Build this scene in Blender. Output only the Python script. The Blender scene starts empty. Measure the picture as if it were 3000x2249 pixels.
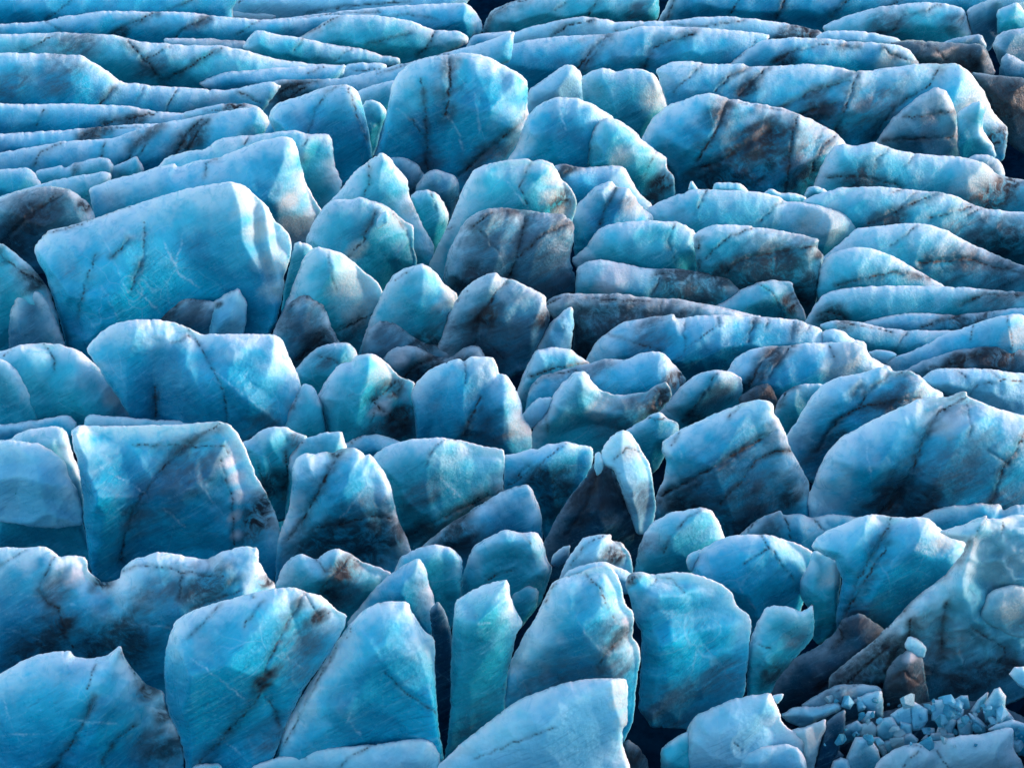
import bpy, math, random
import numpy as np
from mathutils import Vector
from mathutils.geometry import delaunay_2d_cdt

# ------------------------------------------------------------------ camera
SC = bpy.context.scene
COL = SC.collection
CAM_H, PITCH, HF = 40.0, math.radians(26.0), math.radians(17.0)
cd = bpy.data.cameras.new('camera'); cam = bpy.data.objects.new('camera', cd); COL.objects.link(cam)
cam.location = (0, 0, CAM_H); cam.rotation_euler = (math.pi/2 - PITCH, 0, 0)
cd.sensor_width = 36; cd.lens = 18/math.tan(HF); cd.clip_start = 1; cd.clip_end = 5000
SC.camera = cam
# ------------------------------------------------------------------ sky, sun, exposure
SUN_EL, SUN_AZ = 12.0, 84.0       # degrees; azimuth measured from +Y (view direction) towards +X (right)
w = bpy.data.worlds.new('World'); SC.world = w; w.use_nodes = True
nt = w.node_tree; bg = nt.nodes['Background']
sky = nt.nodes.new('ShaderNodeTexSky'); sky.sky_type = 'NISHITA'; sky.sun_disc = False
sky.sun_elevation = math.radians(SUN_EL); sky.sun_rotation = math.radians(SUN_AZ)
sky.ozone_density = 1.8; sky.air_density = 1.0; sky.dust_density = 0.3
nt.links.new(sky.outputs[0], bg.inputs[0]); bg.inputs[1].default_value = 0.125
sd = bpy.data.lights.new('sun', 'SUN'); sun = bpy.data.objects.new('sun', sd); COL.objects.link(sun)
sd.energy = 1.5; sd.angle = math.radians(16.0); sd.color = (1.0, 0.64, 0.53)
el, az = math.radians(SUN_EL), math.radians(SUN_AZ)
sv = Vector((math.sin(az)*math.cos(el), math.cos(az)*math.cos(el), math.sin(el)))
sun.rotation_euler = sv.to_track_quat('Z', 'Y').to_euler()
SC.view_settings.view_transform = 'Standard'; SC.view_settings.look = 'None'
SC.view_settings.exposure = 1.85; SC.view_settings.gamma = 1.0
SC.view_settings.use_curve_mapping = False
SC.cycles.max_bounces = 8

# ------------------------------------------------------------------ numeric helpers
rng = np.random.RandomState(7)
_perm = rng.rand(64, 64, 64).astype(np.float32)
def vnoise(p):
    """smooth value noise in -1..1 for an (n,3) array"""
    i = np.floor(p).astype(int); f = p - i; f = f*f*(3-2*f)
    i0 = i & 63; i1 = (i+1) & 63
    def g(a, b, c): return _perm[a[:, 0], b[:, 1], c[:, 2]]
    x0 = g(i0,i0,i0)*(1-f[:,0]) + g(i1,i0,i0)*f[:,0]
    x1 = g(i0,i1,i0)*(1-f[:,0]) + g(i1,i1,i0)*f[:,0]
    x2 = g(i0,i0,i1)*(1-f[:,0]) + g(i1,i0,i1)*f[:,0]
    x3 = g(i0,i1,i1)*(1-f[:,0]) + g(i1,i1,i1)*f[:,0]
    y0 = x0*(1-f[:,1]) + x1*f[:,1]; y1 = x2*(1-f[:,1]) + x3*f[:,1]
    return (y0*(1-f[:,2]) + y1*f[:,2])*2-1
def fbm(x, y, s, o=4, z=0.0):
    p = np.stack([x/s, y/s, np.full_like(x, z)], 1); r = 0; a = 1.0
    for k in range(o):
        r = r + a*vnoise(p); p = p*2.03 + 11.7; a *= 0.5
    return r
def segdist(P, A, B):
    """distance of points P (n,2) to each segment (m) -> (n,m)"""
    d = B-A; L = (d**2).sum(1)+1e-9
    t = np.clip(((P[:,None,:]-A[None])*d[None]).sum(2)/L[None], 0, 1)
    q = A[None] + t[...,None]*d[None]
    return np.sqrt(((P[:,None,:]-q)**2).sum(2)), t
def linedist(P, L): 
    return segdist(P, L[:-1], L[1:])[0].min(1)
def inside(P, poly):
    x, y = P[:,0], P[:,1]; r = np.zeros(len(P), bool); n = len(poly)
    for i in range(n):
        x0, y0 = poly[i]; x1, y1 = poly[(i+1) % n]
        if y0 == y1: continue
        c = ((y0 > y) != (y1 > y)) & (x < (x1-x0)*(y-y0)/(y1-y0)+x0)
        r ^= c
    return r
def smooth_poly(P, it=1):
    """corner rounding that keeps long straight runs"""
    for _ in range(it):
        Q = []
        n = len(P)
        for i in range(n):
            a, b = P[i], P[(i+1) % n]
            c = min(0.16, 7.0/(np.linalg.norm(b-a)+1e-6)); Q.append(a*(1-c)+b*c); Q.append(a*c+b*(1-c))
        P = np.array(Q)
    return P
def resample(P, h, closed=True):
    out = []
    n = len(P)
    for i in range(n if closed else n-1):
        a, b = P[i], P[(i+1) % n]
        k = max(1, int(round(np.linalg.norm(b-a)/h)))
        for j in range(k): out.append(a+(b-a)*j/k)
    if not closed: out.append(P[-1])
    return np.array(out)
def parse(s): return np.array([[float(v) for v in q.split(',')] for q in s.split()])
# survey sheets: sheet coordinates -> a common survey grid (3000 x 2249 units across the field of view)
SHEET = {c: (900.0*(i % 3), [0, 675, 1349][i//3]) for i, c in enumerate('ABCDEFGHI')}
U = 1200/2211.0
def topx(tile, P):
    ox, oy = SHEET[tile]
    return np.asarray(P)*U + np.array([ox, oy])
cp, sp = math.cos(PITCH), math.sin(PITCH); TH = math.tan(HF)
def rays(P):
    x = (P[:,0]-1500)/1500*TH; y = (1124.5-P[:,1])/1500*TH
    return np.stack([x, cp + y*sp, -sp + y*cp], 1)
CP = np.array([0, 0, CAM_H])
def ground(px, py):
    r = rays(np.array([[px, py]], float))[0]
    return CP + r*(CAM_H/-r[2])
# ------------------------------------------------------------------ ice materials
def N(nt, t, **k):
    n = nt.nodes.new(t)
    for a, b in k.items():
        if a.startswith('i_'): n.inputs[a[2:].replace('_', ' ')].default_value = b
        else: setattr(n, a, b)
    return n
def mixc(nt, fac, a, b, mode='MIX'):
    m = nt.nodes.new('ShaderNodeMix'); m.data_type = 'RGBA'; m.blend_type = mode
    for s, v in ((m.inputs[0], fac), (m.inputs[6], a), (m.inputs[7], b)):
        if hasattr(v, 'links'): nt.links.new(v, s)
        else: s.default_value = v if not isinstance(v, tuple) else (*v, 1)
    return m.outputs[2]
def math_(nt, op, a, b=None, c=None, clamp=False):
    m = nt.nodes.new('ShaderNodeMath'); m.operation = op; m.use_clamp = clamp
    for s, v in zip(m.inputs, (a, b, c)):
        if v is None: continue
        if hasattr(v, 'links'): nt.links.new(v, s)
        else: s.default_value = v
    return m.outputs[0]
def ramp(nt, v, lo, hi, a=0.0, b=1.0):
    m = nt.nodes.new('ShaderNodeMapRange'); m.interpolation_type = 'SMOOTHSTEP'
    nt.links.new(v, m.inputs[0])
    for i, x in zip((1, 2, 3, 4), (lo, hi, a, b)): m.inputs[i].default_value = x
    return m.outputs[0]
def noise(nt, vec, scale, detail=4, rough=0.55, dist=0.0):
    n = nt.nodes.new('ShaderNodeTexNoise'); n.inputs['Scale'].default_value = scale
    n.inputs['Detail'].default_value = detail; n.inputs['Roughness'].default_value = rough
    n.inputs['Distortion'].default_value = dist
    nt.links.new(vec, n.inputs['Vector']); return n.outputs['Fac']
def mapping(nt, vec, rot=(0,0,0), scale=(1,1,1), loc=(0,0,0)):
    a = nt.nodes.new('ShaderNodeMapping'); a.inputs['Rotation'].default_value = rot
    nt.links.new(vec, a.inputs['Vector'])
    b = nt.nodes.new('ShaderNodeMapping'); b.inputs['Scale'].default_value = scale; b.inputs['Location'].default_value = loc
    nt.links.new(a.outputs[0], b.inputs['Vector']); return b.outputs[0]
def ice(name, deep, light, silt=0.0, silt_col=(0.050,0.085,0.120), crest_glow=None, peb=5.5):
    crest_glow = crest_glow or tuple(a*0.6+b*0.4 for a, b in zip(light, (0.13, 0.76, 0.92)))
    m = bpy.data.materials.new(name); m.use_nodes = True; nt = m.node_tree; L = nt.links.new
    bs = nt.nodes['Principled BSDF']
    geo = nt.nodes.new('ShaderNodeNewGeometry'); pos = geo.outputs['Position']
    at = nt.nodes.new('ShaderNodeAttribute'); at.attribute_name = 'ice'      # R dirt seam, G frost, B healed crack
    sep = nt.nodes.new('ShaderNodeSeparateColor'); L(at.outputs['Color'], sep.inputs[0])
    at2 = nt.nodes.new('ShaderNodeAttribute'); at2.attribute_name = 'silt'   # R dark silt, G grey silt, B brown / cream
    sep2 = nt.nodes.new('ShaderNodeSeparateColor'); L(at2.outputs['Color'], sep2.inputs[0])
    at3 = nt.nodes.new('ShaderNodeAttribute'); at3.attribute_name = 'crust'  # R white crust, G bubbly cream with painted sun warmth, B painted crest glow
    sep3 = nt.nodes.new('ShaderNodeSeparateColor'); L(at3.outputs['Color'], sep3.inputs[0])
    # foliation: bands that rise to the right, warped
    fol = mapping(nt, pos, rot=(0, math.radians(24), 0), scale=(0.10, 0.25, 1.5))
    n1 = noise(nt, fol, 1.0, 6, 0.62, 0.5)
    fol2 = mapping(nt, pos, rot=(0, math.radians(31), 0), scale=(0.9, 1.0, 9.0), loc=(3, 1, 7))
    n2 = noise(nt, fol2, 1.0, 5, 0.65, 0.4)
    big = noise(nt, pos, 0.22, 5, 0.6, 0.6)
    fine = noise(nt, pos, 9.0, 6, 0.75, 0.0)
    med = noise(nt, pos, 1.6, 6, 0.65, 0.8)
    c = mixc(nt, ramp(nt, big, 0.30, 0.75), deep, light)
    c = mixc(nt, ramp(nt, n1, 0.40, 0.30, 0, 0.32), c, (deep[0]*0.3, deep[1]*0.45, deep[2]*0.55))
    c = mixc(nt, ramp(nt, n2, 0.52, 0.74, 0, 0.22), c, (0.30, 0.70, 0.84))
    c = mixc(nt, ramp(nt, n2, 0.47, 0.32, 0, 0.42), c, (deep[0]*0.4, deep[1]*0.55, deep[2]*0.65))
    # bubbly crest ice, with light through the thin crest painted in
    c = mixc(nt, math_(nt, 'MULTIPLY', sep3.outputs['Blue'], ramp(nt, big, 0.25, 0.6, 0.55, 0.9), clamp=True), c, crest_glow)
    # weathered frost crust on exposed crests
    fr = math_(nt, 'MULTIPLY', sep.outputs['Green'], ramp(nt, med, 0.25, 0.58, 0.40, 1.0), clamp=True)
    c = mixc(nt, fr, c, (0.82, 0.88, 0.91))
    # fine white speckle of bubbles
    c = mixc(nt, ramp(nt, fine, 0.56, 0.72, 0, 0.18), c, (0.62, 0.76, 0.82))
    c = mixc(nt, ramp(nt, fine, 0.42, 0.26, 0, 0.2), c, (deep[0]*0.35, deep[1]*0.5, deep[2]*0.6))
    # healed cracks, web + traced
    vor = nt.nodes.new('ShaderNodeTexVoronoi'); vor.feature = 'DISTANCE_TO_EDGE'; vor.inputs['Scale'].default_value = 0.42
    wv = nt.nodes.new('ShaderNodeVectorMath'); wv.operation = 'ADD'
    nz = nt.nodes.new('ShaderNodeTexNoise'); nz.inputs['Scale'].default_value = 0.5; nz.inputs['Detail'].default_value = 2; L(pos, nz.inputs['Vector'])
    L(pos, wv.inputs[0]); L(nz.outputs['Color'], wv.inputs[1]); L(wv.outputs[0], vor.inputs['Vector'])
    cr = math_(nt, 'MULTIPLY', ramp(nt, vor.outputs['Distance'], 0.016, 0.0, 0, 1), ramp(nt, big, 0.46, 0.62, 0, 0.14))
    cr = math_(nt, 'MAXIMUM', cr, math_(nt, 'MULTIPLY', sep.outputs['Blue'], 0.75))
    c = mixc(nt, cr, c, (0.55, 0.76, 0.85))
    # silt
    s0 = math_(nt, 'ADD', sep2.outputs['Green'], silt, clamp=True)
    gm = math_(nt, 'MULTIPLY', s0, ramp(nt, noise(nt, mapping(nt, pos, rot=(0, math.radians(28), 0), scale=(0.5, 0.6, 1.5)), 1.0, 8, 0.72, 0.3), 0.32, 0.62, 0.15, 1.0), clamp=True)
    c = mixc(nt, math_(nt, 'MULTIPLY', gm, 0.8), c, silt_col)
    dk = math_(nt, 'MULTIPLY', sep2.outputs['Red'], ramp(nt, noise(nt, pos, 1.3, 8, 0.75, 0.6), 0.30, 0.58, 0.25, 1.0), clamp=True)
    c = mixc(nt, math_(nt, 'MULTIPLY', dk, 0.9), c, (0.012, 0.020, 0.032))
    bm = math_(nt, 'MULTIPLY', sep2.outputs['Blue'], ramp(nt, med, 0.32, 0.6, 0.2, 1.0), clamp=True)
    c = mixc(nt, bm, c, (0.018, 0.025, 0.034))
    c = mixc(nt, math_(nt, 'MULTIPLY', sep3.outputs['Green'], ramp(nt, fine, 0.35, 0.6, 0.45, 0.85), clamp=True), c, (0.44, 0.50, 0.49))  # bubbly cream ice, plus warm sunlight painted onto right-hand faces
    c = mixc(nt, sep3.outputs['Red'], c, (0.62, 0.62, 0.66))
    # dirt seams, broken up by noise
    vn = math_(nt, 'MULTIPLY', sep.outputs['Red'], ramp(nt, noise(nt, pos, 2.2, 8, 0.75, 0.5), 0.24, 0.56, 0.45, 1.25), clamp=True)
    vcol = mixc(nt, ramp(nt, med, 0.4, 0.6), (0.010, 0.013, 0.020), (0.020, 0.017, 0.020))
    c = mixc(nt, vn, c, vcol)
    # scattered grit
    grit = noise(nt, pos, 28.0, 3, 0.6)
    c = mixc(nt, math_(nt, 'MULTIPLY', ramp(nt, grit, 0.66, 0.74, 0, 0.8), ramp(nt, med, 0.50, 0.66)), c, (0.03, 0.028, 0.03))
    L(c, bs.inputs['Base Color'])
    bs.inputs['Subsurface Weight'].default_value = SSS
    bs.inputs['Subsurface Radius'].default_value = (0.25, 0.8, 1.0); bs.inputs['Subsurface Scale'].default_value = 0.9
    rgh = ramp(nt, med, 0.35, 0.65, 0.22, 0.45)
    if 'dark' in name: bs.inputs['Specular IOR Level'].default_value = 0.2
    L(rgh, bs.inputs['Roughness']); bs.inputs['IOR'].default_value = 1.31
    # surface relief: scallops, granular crust
    b1 = nt.nodes.new('ShaderNodeBump'); b1.inputs['Strength'].default_value = 0.22; b1.inputs['Distance'].default_value = 0.12
    h = math_(nt, 'ADD', math_(nt, 'MULTIPLY', med, 0.6), math_(nt, 'MULTIPLY', n2, 0.9))
    L(h, b1.inputs['Height'])
    b2 = nt.nodes.new('ShaderNodeBump'); b2.inputs['Strength'].default_value = 0.5; b2.inputs['Distance'].default_value = 0.08 if peb > 4 else 0.2
    vs = nt.nodes.new('ShaderNodeTexVoronoi'); vs.inputs['Scale'].default_value = peb; L(pos, vs.inputs['Vector'])
    h2 = math_(nt, 'ADD', fine, math_(nt, 'MULTIPLY', vs.outputs['Distance'], 0.5))
    L(h2, b2.inputs['Height']); L(b1.outputs[0], b2.inputs['Normal']); L(b2.outputs[0], bs.inputs['Normal'])
    return m
SSS = 0.30
MATS = {
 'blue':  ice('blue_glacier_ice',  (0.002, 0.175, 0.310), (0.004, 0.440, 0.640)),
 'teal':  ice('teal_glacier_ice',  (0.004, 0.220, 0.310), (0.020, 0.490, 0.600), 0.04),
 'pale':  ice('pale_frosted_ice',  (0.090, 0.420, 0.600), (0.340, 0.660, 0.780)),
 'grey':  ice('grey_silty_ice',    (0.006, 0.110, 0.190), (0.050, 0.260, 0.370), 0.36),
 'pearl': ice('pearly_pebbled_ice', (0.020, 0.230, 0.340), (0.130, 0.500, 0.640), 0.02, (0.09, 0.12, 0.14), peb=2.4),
 'dark':  ice('dark_silty_ice',    (0.001, 0.040, 0.085), (0.002, 0.085, 0.150), 0.45, (0.004, 0.020, 0.038), crest_glow=(0.015, 0.14, 0.20)),
 'brown': ice('brown_gritty_ice',  (0.015, 0.070, 0.100), (0.060, 0.140, 0.180), 0.60, (0.026, 0.038, 0.050), crest_glow=(0.08, 0.20, 0.26)),
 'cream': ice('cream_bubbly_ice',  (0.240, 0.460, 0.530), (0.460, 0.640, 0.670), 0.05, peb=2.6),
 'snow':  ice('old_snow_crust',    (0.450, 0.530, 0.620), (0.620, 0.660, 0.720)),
}
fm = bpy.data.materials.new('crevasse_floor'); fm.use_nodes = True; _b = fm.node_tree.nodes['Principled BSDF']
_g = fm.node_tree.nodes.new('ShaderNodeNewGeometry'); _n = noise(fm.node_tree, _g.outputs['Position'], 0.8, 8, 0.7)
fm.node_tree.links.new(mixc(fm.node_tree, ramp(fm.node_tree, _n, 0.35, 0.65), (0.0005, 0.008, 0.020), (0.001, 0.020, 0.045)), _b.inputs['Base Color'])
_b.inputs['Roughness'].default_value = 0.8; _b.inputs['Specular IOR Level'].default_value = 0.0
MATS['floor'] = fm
# ---------------------------------------------------------------- the ice, piece by piece
# S(kind, survey sheet, ice type, label, outline, f=foot, R=creases, V=dirt seams, W=white healed cracks, P=silt, crust and sun-warmed cream patches)
BLK = []
def S(kind, tile, mat, label, pts, **k):
    BLK.append((kind, tile, mat, label, pts, k))

# ---- far ridges, top left
S('ice_ridge','A','blue','pale blue ridge at the far top left edge of the glacier',"-40,-60 1330,-60 1250,60 1150,70 850,100 600,120 300,150 -40,190",V=["900,60 1130,-40","240,120 420,-20"])
S('ice_ridge','A','pale','white veined ridge running along the top behind the left ridges',"1080,60 1330,-40 1700,-70 2600,-70 2500,40 2211,110 1640,140 1240,130",V=["1650,75 1900,30 2211,10","1240,50 1330,-10"])
S('snow_patch','A','snow','flat lavender snow patch lying between two far left ridges',"760,80 900,56 1150,51 1380,62 1500,80 1450,130 1000,120",f=150)
S('ice_ridge','A','blue','pale blue far ridge with three dark slanting seams, second from the top left',"-40,132 50,127 240,117 330,92 560,60 800,64 1000,66 1240,95 1430,108 1600,100 1830,80 1900,120 1800,250 1400,260 900,240 -40,220",f=270,V=["600,187 700,130 850,70;16","940,210 1000,150 1130,95;16","240,115 330,170","1280,190 1400,110"],P=["650,185,50 d","1100,110,50 g"])
S('ice_ridge','B','blue','far ridge ending in a shadowed hooked cliff left of the narrow top notch',"-240,112 0,84 190,60 400,38 620,25 860,15 910,65 945,125 945,175 905,185 880,240 600,260 300,260 -240,240",f=262,R=["860,18 830,90 860,180;34;60"],V=["380,100 540,80 700,110","-100,110 180,70 400,66"])
S('ice_ridge','B','teal','smooth teal lobed ridge with a dark crease at its right end, top centre',"-60,215 30,160 120,100 190,80 380,85 560,112 640,150 690,163 820,168 870,200 870,235 795,268 600,360 400,350 100,320 -100,290",f=380,V=["600,300 650,240 690,175;14","-30,190 60,150 170,88;16","320,240 560,180"])
S('ice_ridge','A','teal','pale tapering wedge of ice under the top centre lobes',"1380,160 1540,195 1640,205 1760,235 1960,265 2060,300 2155,312 2165,350 1800,400 1500,360 1300,260",f=420,V=["1590,280 1640,205","1800,330 1900,265"])
S('ice_ridge','A','grey','thin grey ledge with brown grit above the crossed dark seams',"880,208 1130,208 1410,230 1520,262 1650,290 1730,312 1735,340 1500,390 1200,330 900,260",f=400,V=["1130,210 1280,220 1420,240;10","1400,260 1520,270 1640,292;10"])
S('ice_ridge','A','teal','broad far left ridge crossed by an X of dark seams',"-40,188 320,176 630,192 760,225 1000,245 1180,245 1330,275 1490,320 1700,348 1860,352 1860,420 1400,510 850,530 650,510 -40,510",f=530,V=["690,220 800,340 880,450;20","870,450 1000,370 1200,262;14","120,280 300,190;14","780,330 980,210"],P=["420,260,130 g","820,370,80 g","90,420,90 g"])
S('ice_ridge','A','blue','blue ridge with a low saddle then a small peak, below the crossed seams',"-40,285 180,288 440,298 520,345 580,385 655,442 850,465 1060,476 1210,492 1300,475 1400,448 1465,440 1525,465 1450,560 1400,640 1000,690 -40,690",f=690,V=["500,600 620,480;16","740,560 780,460","1290,500 1400,560","900,590 960,480"],P=["60,480,110 g","320,420,110 g","300,300,60 g"],W=["435,560 450,400"])
S('ice_ridge','A','blue','narrow pale ridge left of the lavender flat topped ledge',"1060,450 1200,392 1430,372 1780,352 1870,350 1820,430 1780,490 1500,530 1200,530",f=560,V=["1040,470 1120,420","1660,400 1760,355"])
S('ice_ridge','A','pale','lavender flat topped ledge with thin brown lines behind the big dome',"1790,440 1870,350 1960,337 2060,340 2090,355 2060,420 1900,500",f=520,V=["1900,380 2050,375"])
S('ice_ridge','B','blue','long diagonal ridge climbing right behind the big dome with a black stained left end',"-240,470 -160,430 0,430 200,420 400,370 560,335 760,280 920,240 1060,190 1120,168 1100,330 800,460 470,480 300,520 100,600 -200,640 -320,620",f=640,V=["-230,560 -100,470 60,440;46","-150,560 0,470;24","380,400 560,340 760,290","200,390 400,375"],P=["-100,500,90 d"])
S('ice_ridge','B','teal','small teal slope between the tooth shaped serac and the big dome',"240,560 270,495 330,470 470,432 540,420 500,640 300,720",f=740)
S('ice_ridge','A','blue','long smooth left ridge fading to a dark streak at its thin right end',"-40,557 200,563 400,560 700,573 850,603 1000,612 1140,622 1100,690 850,740 400,790 -40,800",f=800,V=["560,670 700,640 850,605;20","200,680 240,600"],P=["720,650,70 d"])
S('ice_ridge','A','pale','small ledge capped with brown grit left of the tooth shaped serac',"980,612 1100,580 1210,558 1330,558 1400,580 1200,680 1020,670",f=800,V=["1120,605 1240,585 1370,565;14"],P=["1260,575,60 b"])
S('ice_ridge','A','blue','left ridge with a brown gritty hollow near its middle',"-40,728 0,722 300,706 500,690 700,672 880,668 900,690 720,830 400,870 -40,870",f=890,V=["430,745 480,715 600,695;24","600,690 780,690"],P=["520,712,60 b","470,740,40 d"])
S('ice_ridge','A','blue','long left ridge with two thick black slanting seams and a squared right end',"-40,830 200,790 330,765 600,748 740,700 870,665 1000,640 1150,612 1300,585 1400,577 1440,620 1460,660 1400,760 1200,840 1000,900 850,960 790,990 500,1000 -40,1000",f=1010,V=["690,880 740,780 860,680;26","740,860 800,760","930,860 1000,740 1090,640;30","1000,820 1060,720 1120,650;16","180,900 220,820 340,768;10","540,850 570,770;8"],P=["1030,750,80 d"])
S('ice_block','A','blue','small pointed blue wedge left of the tooth shaped serac',"1380,740 1420,690 1480,637 1510,670 1545,720 1540,820 1370,820",f=900)
S('ice_serac','A','blue','tooth shaped serac split by a thin black crack, upper left of the big dome',"1450,640 1465,590 1500,553 1620,520 1750,470 1865,455 1905,470 1935,495 1955,560 1978,650 2000,760 2010,860 1990,930 1850,1050 1700,960 1500,760",f=1070,R=["1875,480 1890,600 1950,720 1990,850;50;110","1665,720 1700,600 1760,500 1860,457;-14;40"],V=["1665,720 1700,600 1760,500 1860,457;9","1880,480 1920,620 1980,760;8"])
S('ice_block','A','teal','two small cream edged lobes wedged between tooth serac and big dome',"1960,565 1975,545 2000,538 2060,560 2090,600 2060,690 2030,800 2010,870 1950,740 1930,600",f=1000,R=["1990,600 2040,680 2020,800;-20;40"])
S('ice_block','A','teal','smooth rounded teal block at the left edge below the long seamed ridge',"-40,925 0,915 150,903 185,935 225,990 230,1080 0,1160 -40,1160",f=1150)
S('ice_block','A','teal','row of small knobbly teal lumps near the left edge',"190,940 200,920 260,905 330,893 350,910 400,882 480,862 550,850 590,860 615,900 590,960 500,1020 230,1050",f=1080,V=["400,950 410,885;14"])
S('ice_block','A','teal','little pointed teal wedge right of the row of lumps',"590,970 605,900 680,870 740,840 755,870 780,915 770,960 700,1030 600,1040",f=1060,R=["745,850 725,930;24;40"])
S('ice_ridge','A','teal','pale greenish tongue of ice behind the dark streaked left block',"-40,1070 0,1058 200,1000 400,950 560,928 600,935 602,975 520,1080 510,1240 300,1260 -40,1260",f=1280)
S('ice_block','A','grey','dark streaked rounded block with a brown right flank, left edge above the largest slab',"-40,1085 80,1035 250,1003 370,1020 410,1040 480,1100 515,1170 500,1280 300,1470 200,1480 100,1450 -40,1360",f=1500,R=["370,1030 400,1120 440,1220;40;90"],V=["20,1300 200,1130 330,1060;30","160,1180 300,1050;14"],P=["170,1180,170 d","450,1110,60 b","90,1330,120 d"])
S('ice_serac','A','teal','thin greenish ragged wall behind the wide blue serac in the upper left',"845,905 900,850 1000,818 1100,810 1170,755 1260,735 1350,730 1500,712 1605,703 1660,725 1700,722 1770,720 1795,760 1805,880 1850,990 1830,1060 1740,1200 1300,1160 900,1020",f=1250,V=["1310,780 1350,730;8","1640,790 1670,728;8"],R=["1660,730 1640,830;20;60"])
S('ice_serac','A','blue','wide blue serac with a sparkling cream right shoulder, behind the largest slab',"475,1020 600,972 750,932 870,895 940,880 960,905 1050,870 1180,850 1290,805 1400,760 1540,735 1585,750 1615,830 1640,960 1690,1060 1740,1140 1700,1260 1650,1350 1560,1420 1300,1400 900,1350 520,1300 500,1130",f=1450,R=["1570,745 1590,870 1490,1060 1500,1300;70;200"],V=["1105,960 1110,870;8","1110,880 1190,855"],P=["1600,1220,110 s","1560,1090,70 s"])
S('ice_serac','D','blue','largest broad blue slab with a leaning flat face and pleated right side, left of centre',"185,115 195,70 235,25 260,0 380,-25 540,-75 700,-133 850,-178 1000,-223 1130,-250 1240,-262 1310,-250 1390,-180 1440,-133 1480,-55 1530,-15 1565,30 1578,90 1560,170 1535,250 1530,330 1500,480 1440,600 1100,740 450,740 355,640 345,570 330,500 290,380 250,250 205,170",f=760,R=["1245,-262 1290,-100 1300,60 1380,200 1490,460;150;260","1440,-130 1450,100 1500,300;30;50","1370,-180 1380,60 1450,250;-24;50"],V=["715,315 735,250 770,160;16","775,160 785,0 780,-40;6","430,470 470,290 530,130;12","700,-133 400,-20 240,20;9","620,140 700,60;16"],W=["940,200 985,30 1000,-20","880,60 960,230 1080,310","910,400 900,270","650,470 560,300","730,310 870,440","530,-20 700,330"],P=["1330,-130,70 s","1400,0,80 s","1460,140,90 s","1500,300,80 s","1490,200,60 s"])  # cream patches paint warm sunlight onto the bubbly right side
S('ice_plate','D','grey','dark grey striped wedge against the foot of the largest slab',"800,500 850,455 980,365 1150,380 1180,395 1190,480 1150,640 1000,660 850,640",f=800,V=["980,370 1100,372 1180,350;12"],P=["900,450,70 d","1060,440,80 g"])
S('ice_plate','D','pale','small pale chipped slab right of the grey striped wedge',"1130,500 1160,400 1150,385 1230,335 1290,310 1335,400 1330,500 1300,640 1120,640",f=815,R=["1290,312 1240,450 1150,560;26;60"],P=["1180,400,20 d"])
S('ice_serac','B','teal','sugary teal serac with a brown crease, second up from the twin peaked one',"-10,1290 30,1210 100,1100 155,1072 225,1078 290,1062 350,1085 410,1100 460,1130 520,1190 575,1220 575,1330 595,1420 520,1600 420,1680 300,1600 150,1480 10,1400",f=1700,R=["345,1090 420,1140 340,1250 220,1390;50;130"],V=["370,1150 300,1300 215,1390;16","350,1085 440,1110 540,1260 580,1400;9"],P=["260,1360,50 s","500,1180,60 s"])
S('ice_plate','B','pale','small upright pale flake stuck in the brown crease of the sugary teal serac',"350,1260 360,1210 400,1150 430,1137 445,1160 435,1200 390,1235",f=1720)
S('ice_serac','B','teal','tall pointed teal serac with a long slanting right flank below the big dome',"90,1120 160,1050 250,935 340,860 400,823 450,855 500,920 540,965 555,1060 600,1170 650,1270 690,1330 660,1460 600,1540 300,1400 150,1250",f=1560,R=["430,850 535,1050 560,1200 620,1400;60;120"],V=["330,870 340,1000;12","345,1000 300,1060"],P=["560,1130,50 s"])
S('ice_serac','B','blue','the big smooth blue dome standing highest in the upper middle',"370,840 410,690 440,560 460,450 490,395 560,340 640,312 780,292 890,286 1000,315 1075,362 1150,400 1185,430 1192,500 1190,600 1230,700 1180,850 1050,1000 900,1100 780,1100 600,1050 450,960",f=1130,R=["1110,395 1130,560 1080,680;24;70"],V=["645,920 650,700 620,430;14","745,620 770,480 765,330;40","820,950 960,820 1090,710 1190,640;26","650,760 560,640"],W=["700,560 800,690 850,820","900,500 930,720","480,590 650,700","1060,480 1120,395","980,340 1080,362"],P=["1000,860,130 g","640,880,80 g"])
S('ice_serac','B','pale','pale blue peak just right of the big dome',"1180,540 1200,480 1250,450 1340,380 1400,348 1440,355 1480,390 1490,470 1510,580 1400,680 1180,700",f=720,R=["1440,360 1300,480 1200,500;20;80"])
S('ice_serac','B','teal','double humped smooth serac right of the big dome',"1480,420 1530,385 1590,367 1640,375 1670,390 1720,373 1800,375 1870,400 1910,460 1930,530 1960,560 1950,640 1870,760 1700,860 1500,760",f=900,R=["1880,420 1880,560 1800,700;30;110"],P=["1880,520,70 s"])
S('ice_serac','B','blue','dusty blue rounded serac with frosted shoulder, lower right of the big dome',"1060,900 1140,770 1180,640 1230,580 1330,525 1450,525 1560,570 1660,640 1640,800 1600,1010 1300,1040 1050,1010",f=1215,R=["1560,575 1500,700 1540,900;24;120"],W=["1340,540 1400,700"])
S('ice_serac','B','teal','stepped teal serac tapering down to a brown stained toe, right of centre top',"1510,900 1515,780 1540,690 1600,635 1690,650 1770,710 1800,750 1880,810 1945,850 1940,900 1980,950 1985,1060 1900,1150 1780,1150 1700,1060",f=1250,R=["1880,815 1810,960 1800,1060;40;90","1620,640 1760,780 1780,900;30;110"],V=["1810,960 1850,880 1885,815;10","1520,890 1522,760 1560,670 1610,636;9"],P=["1910,1000,80 b","1850,1080,80 d","1700,850,60 s"],W=["1680,820 1850,790"])
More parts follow.
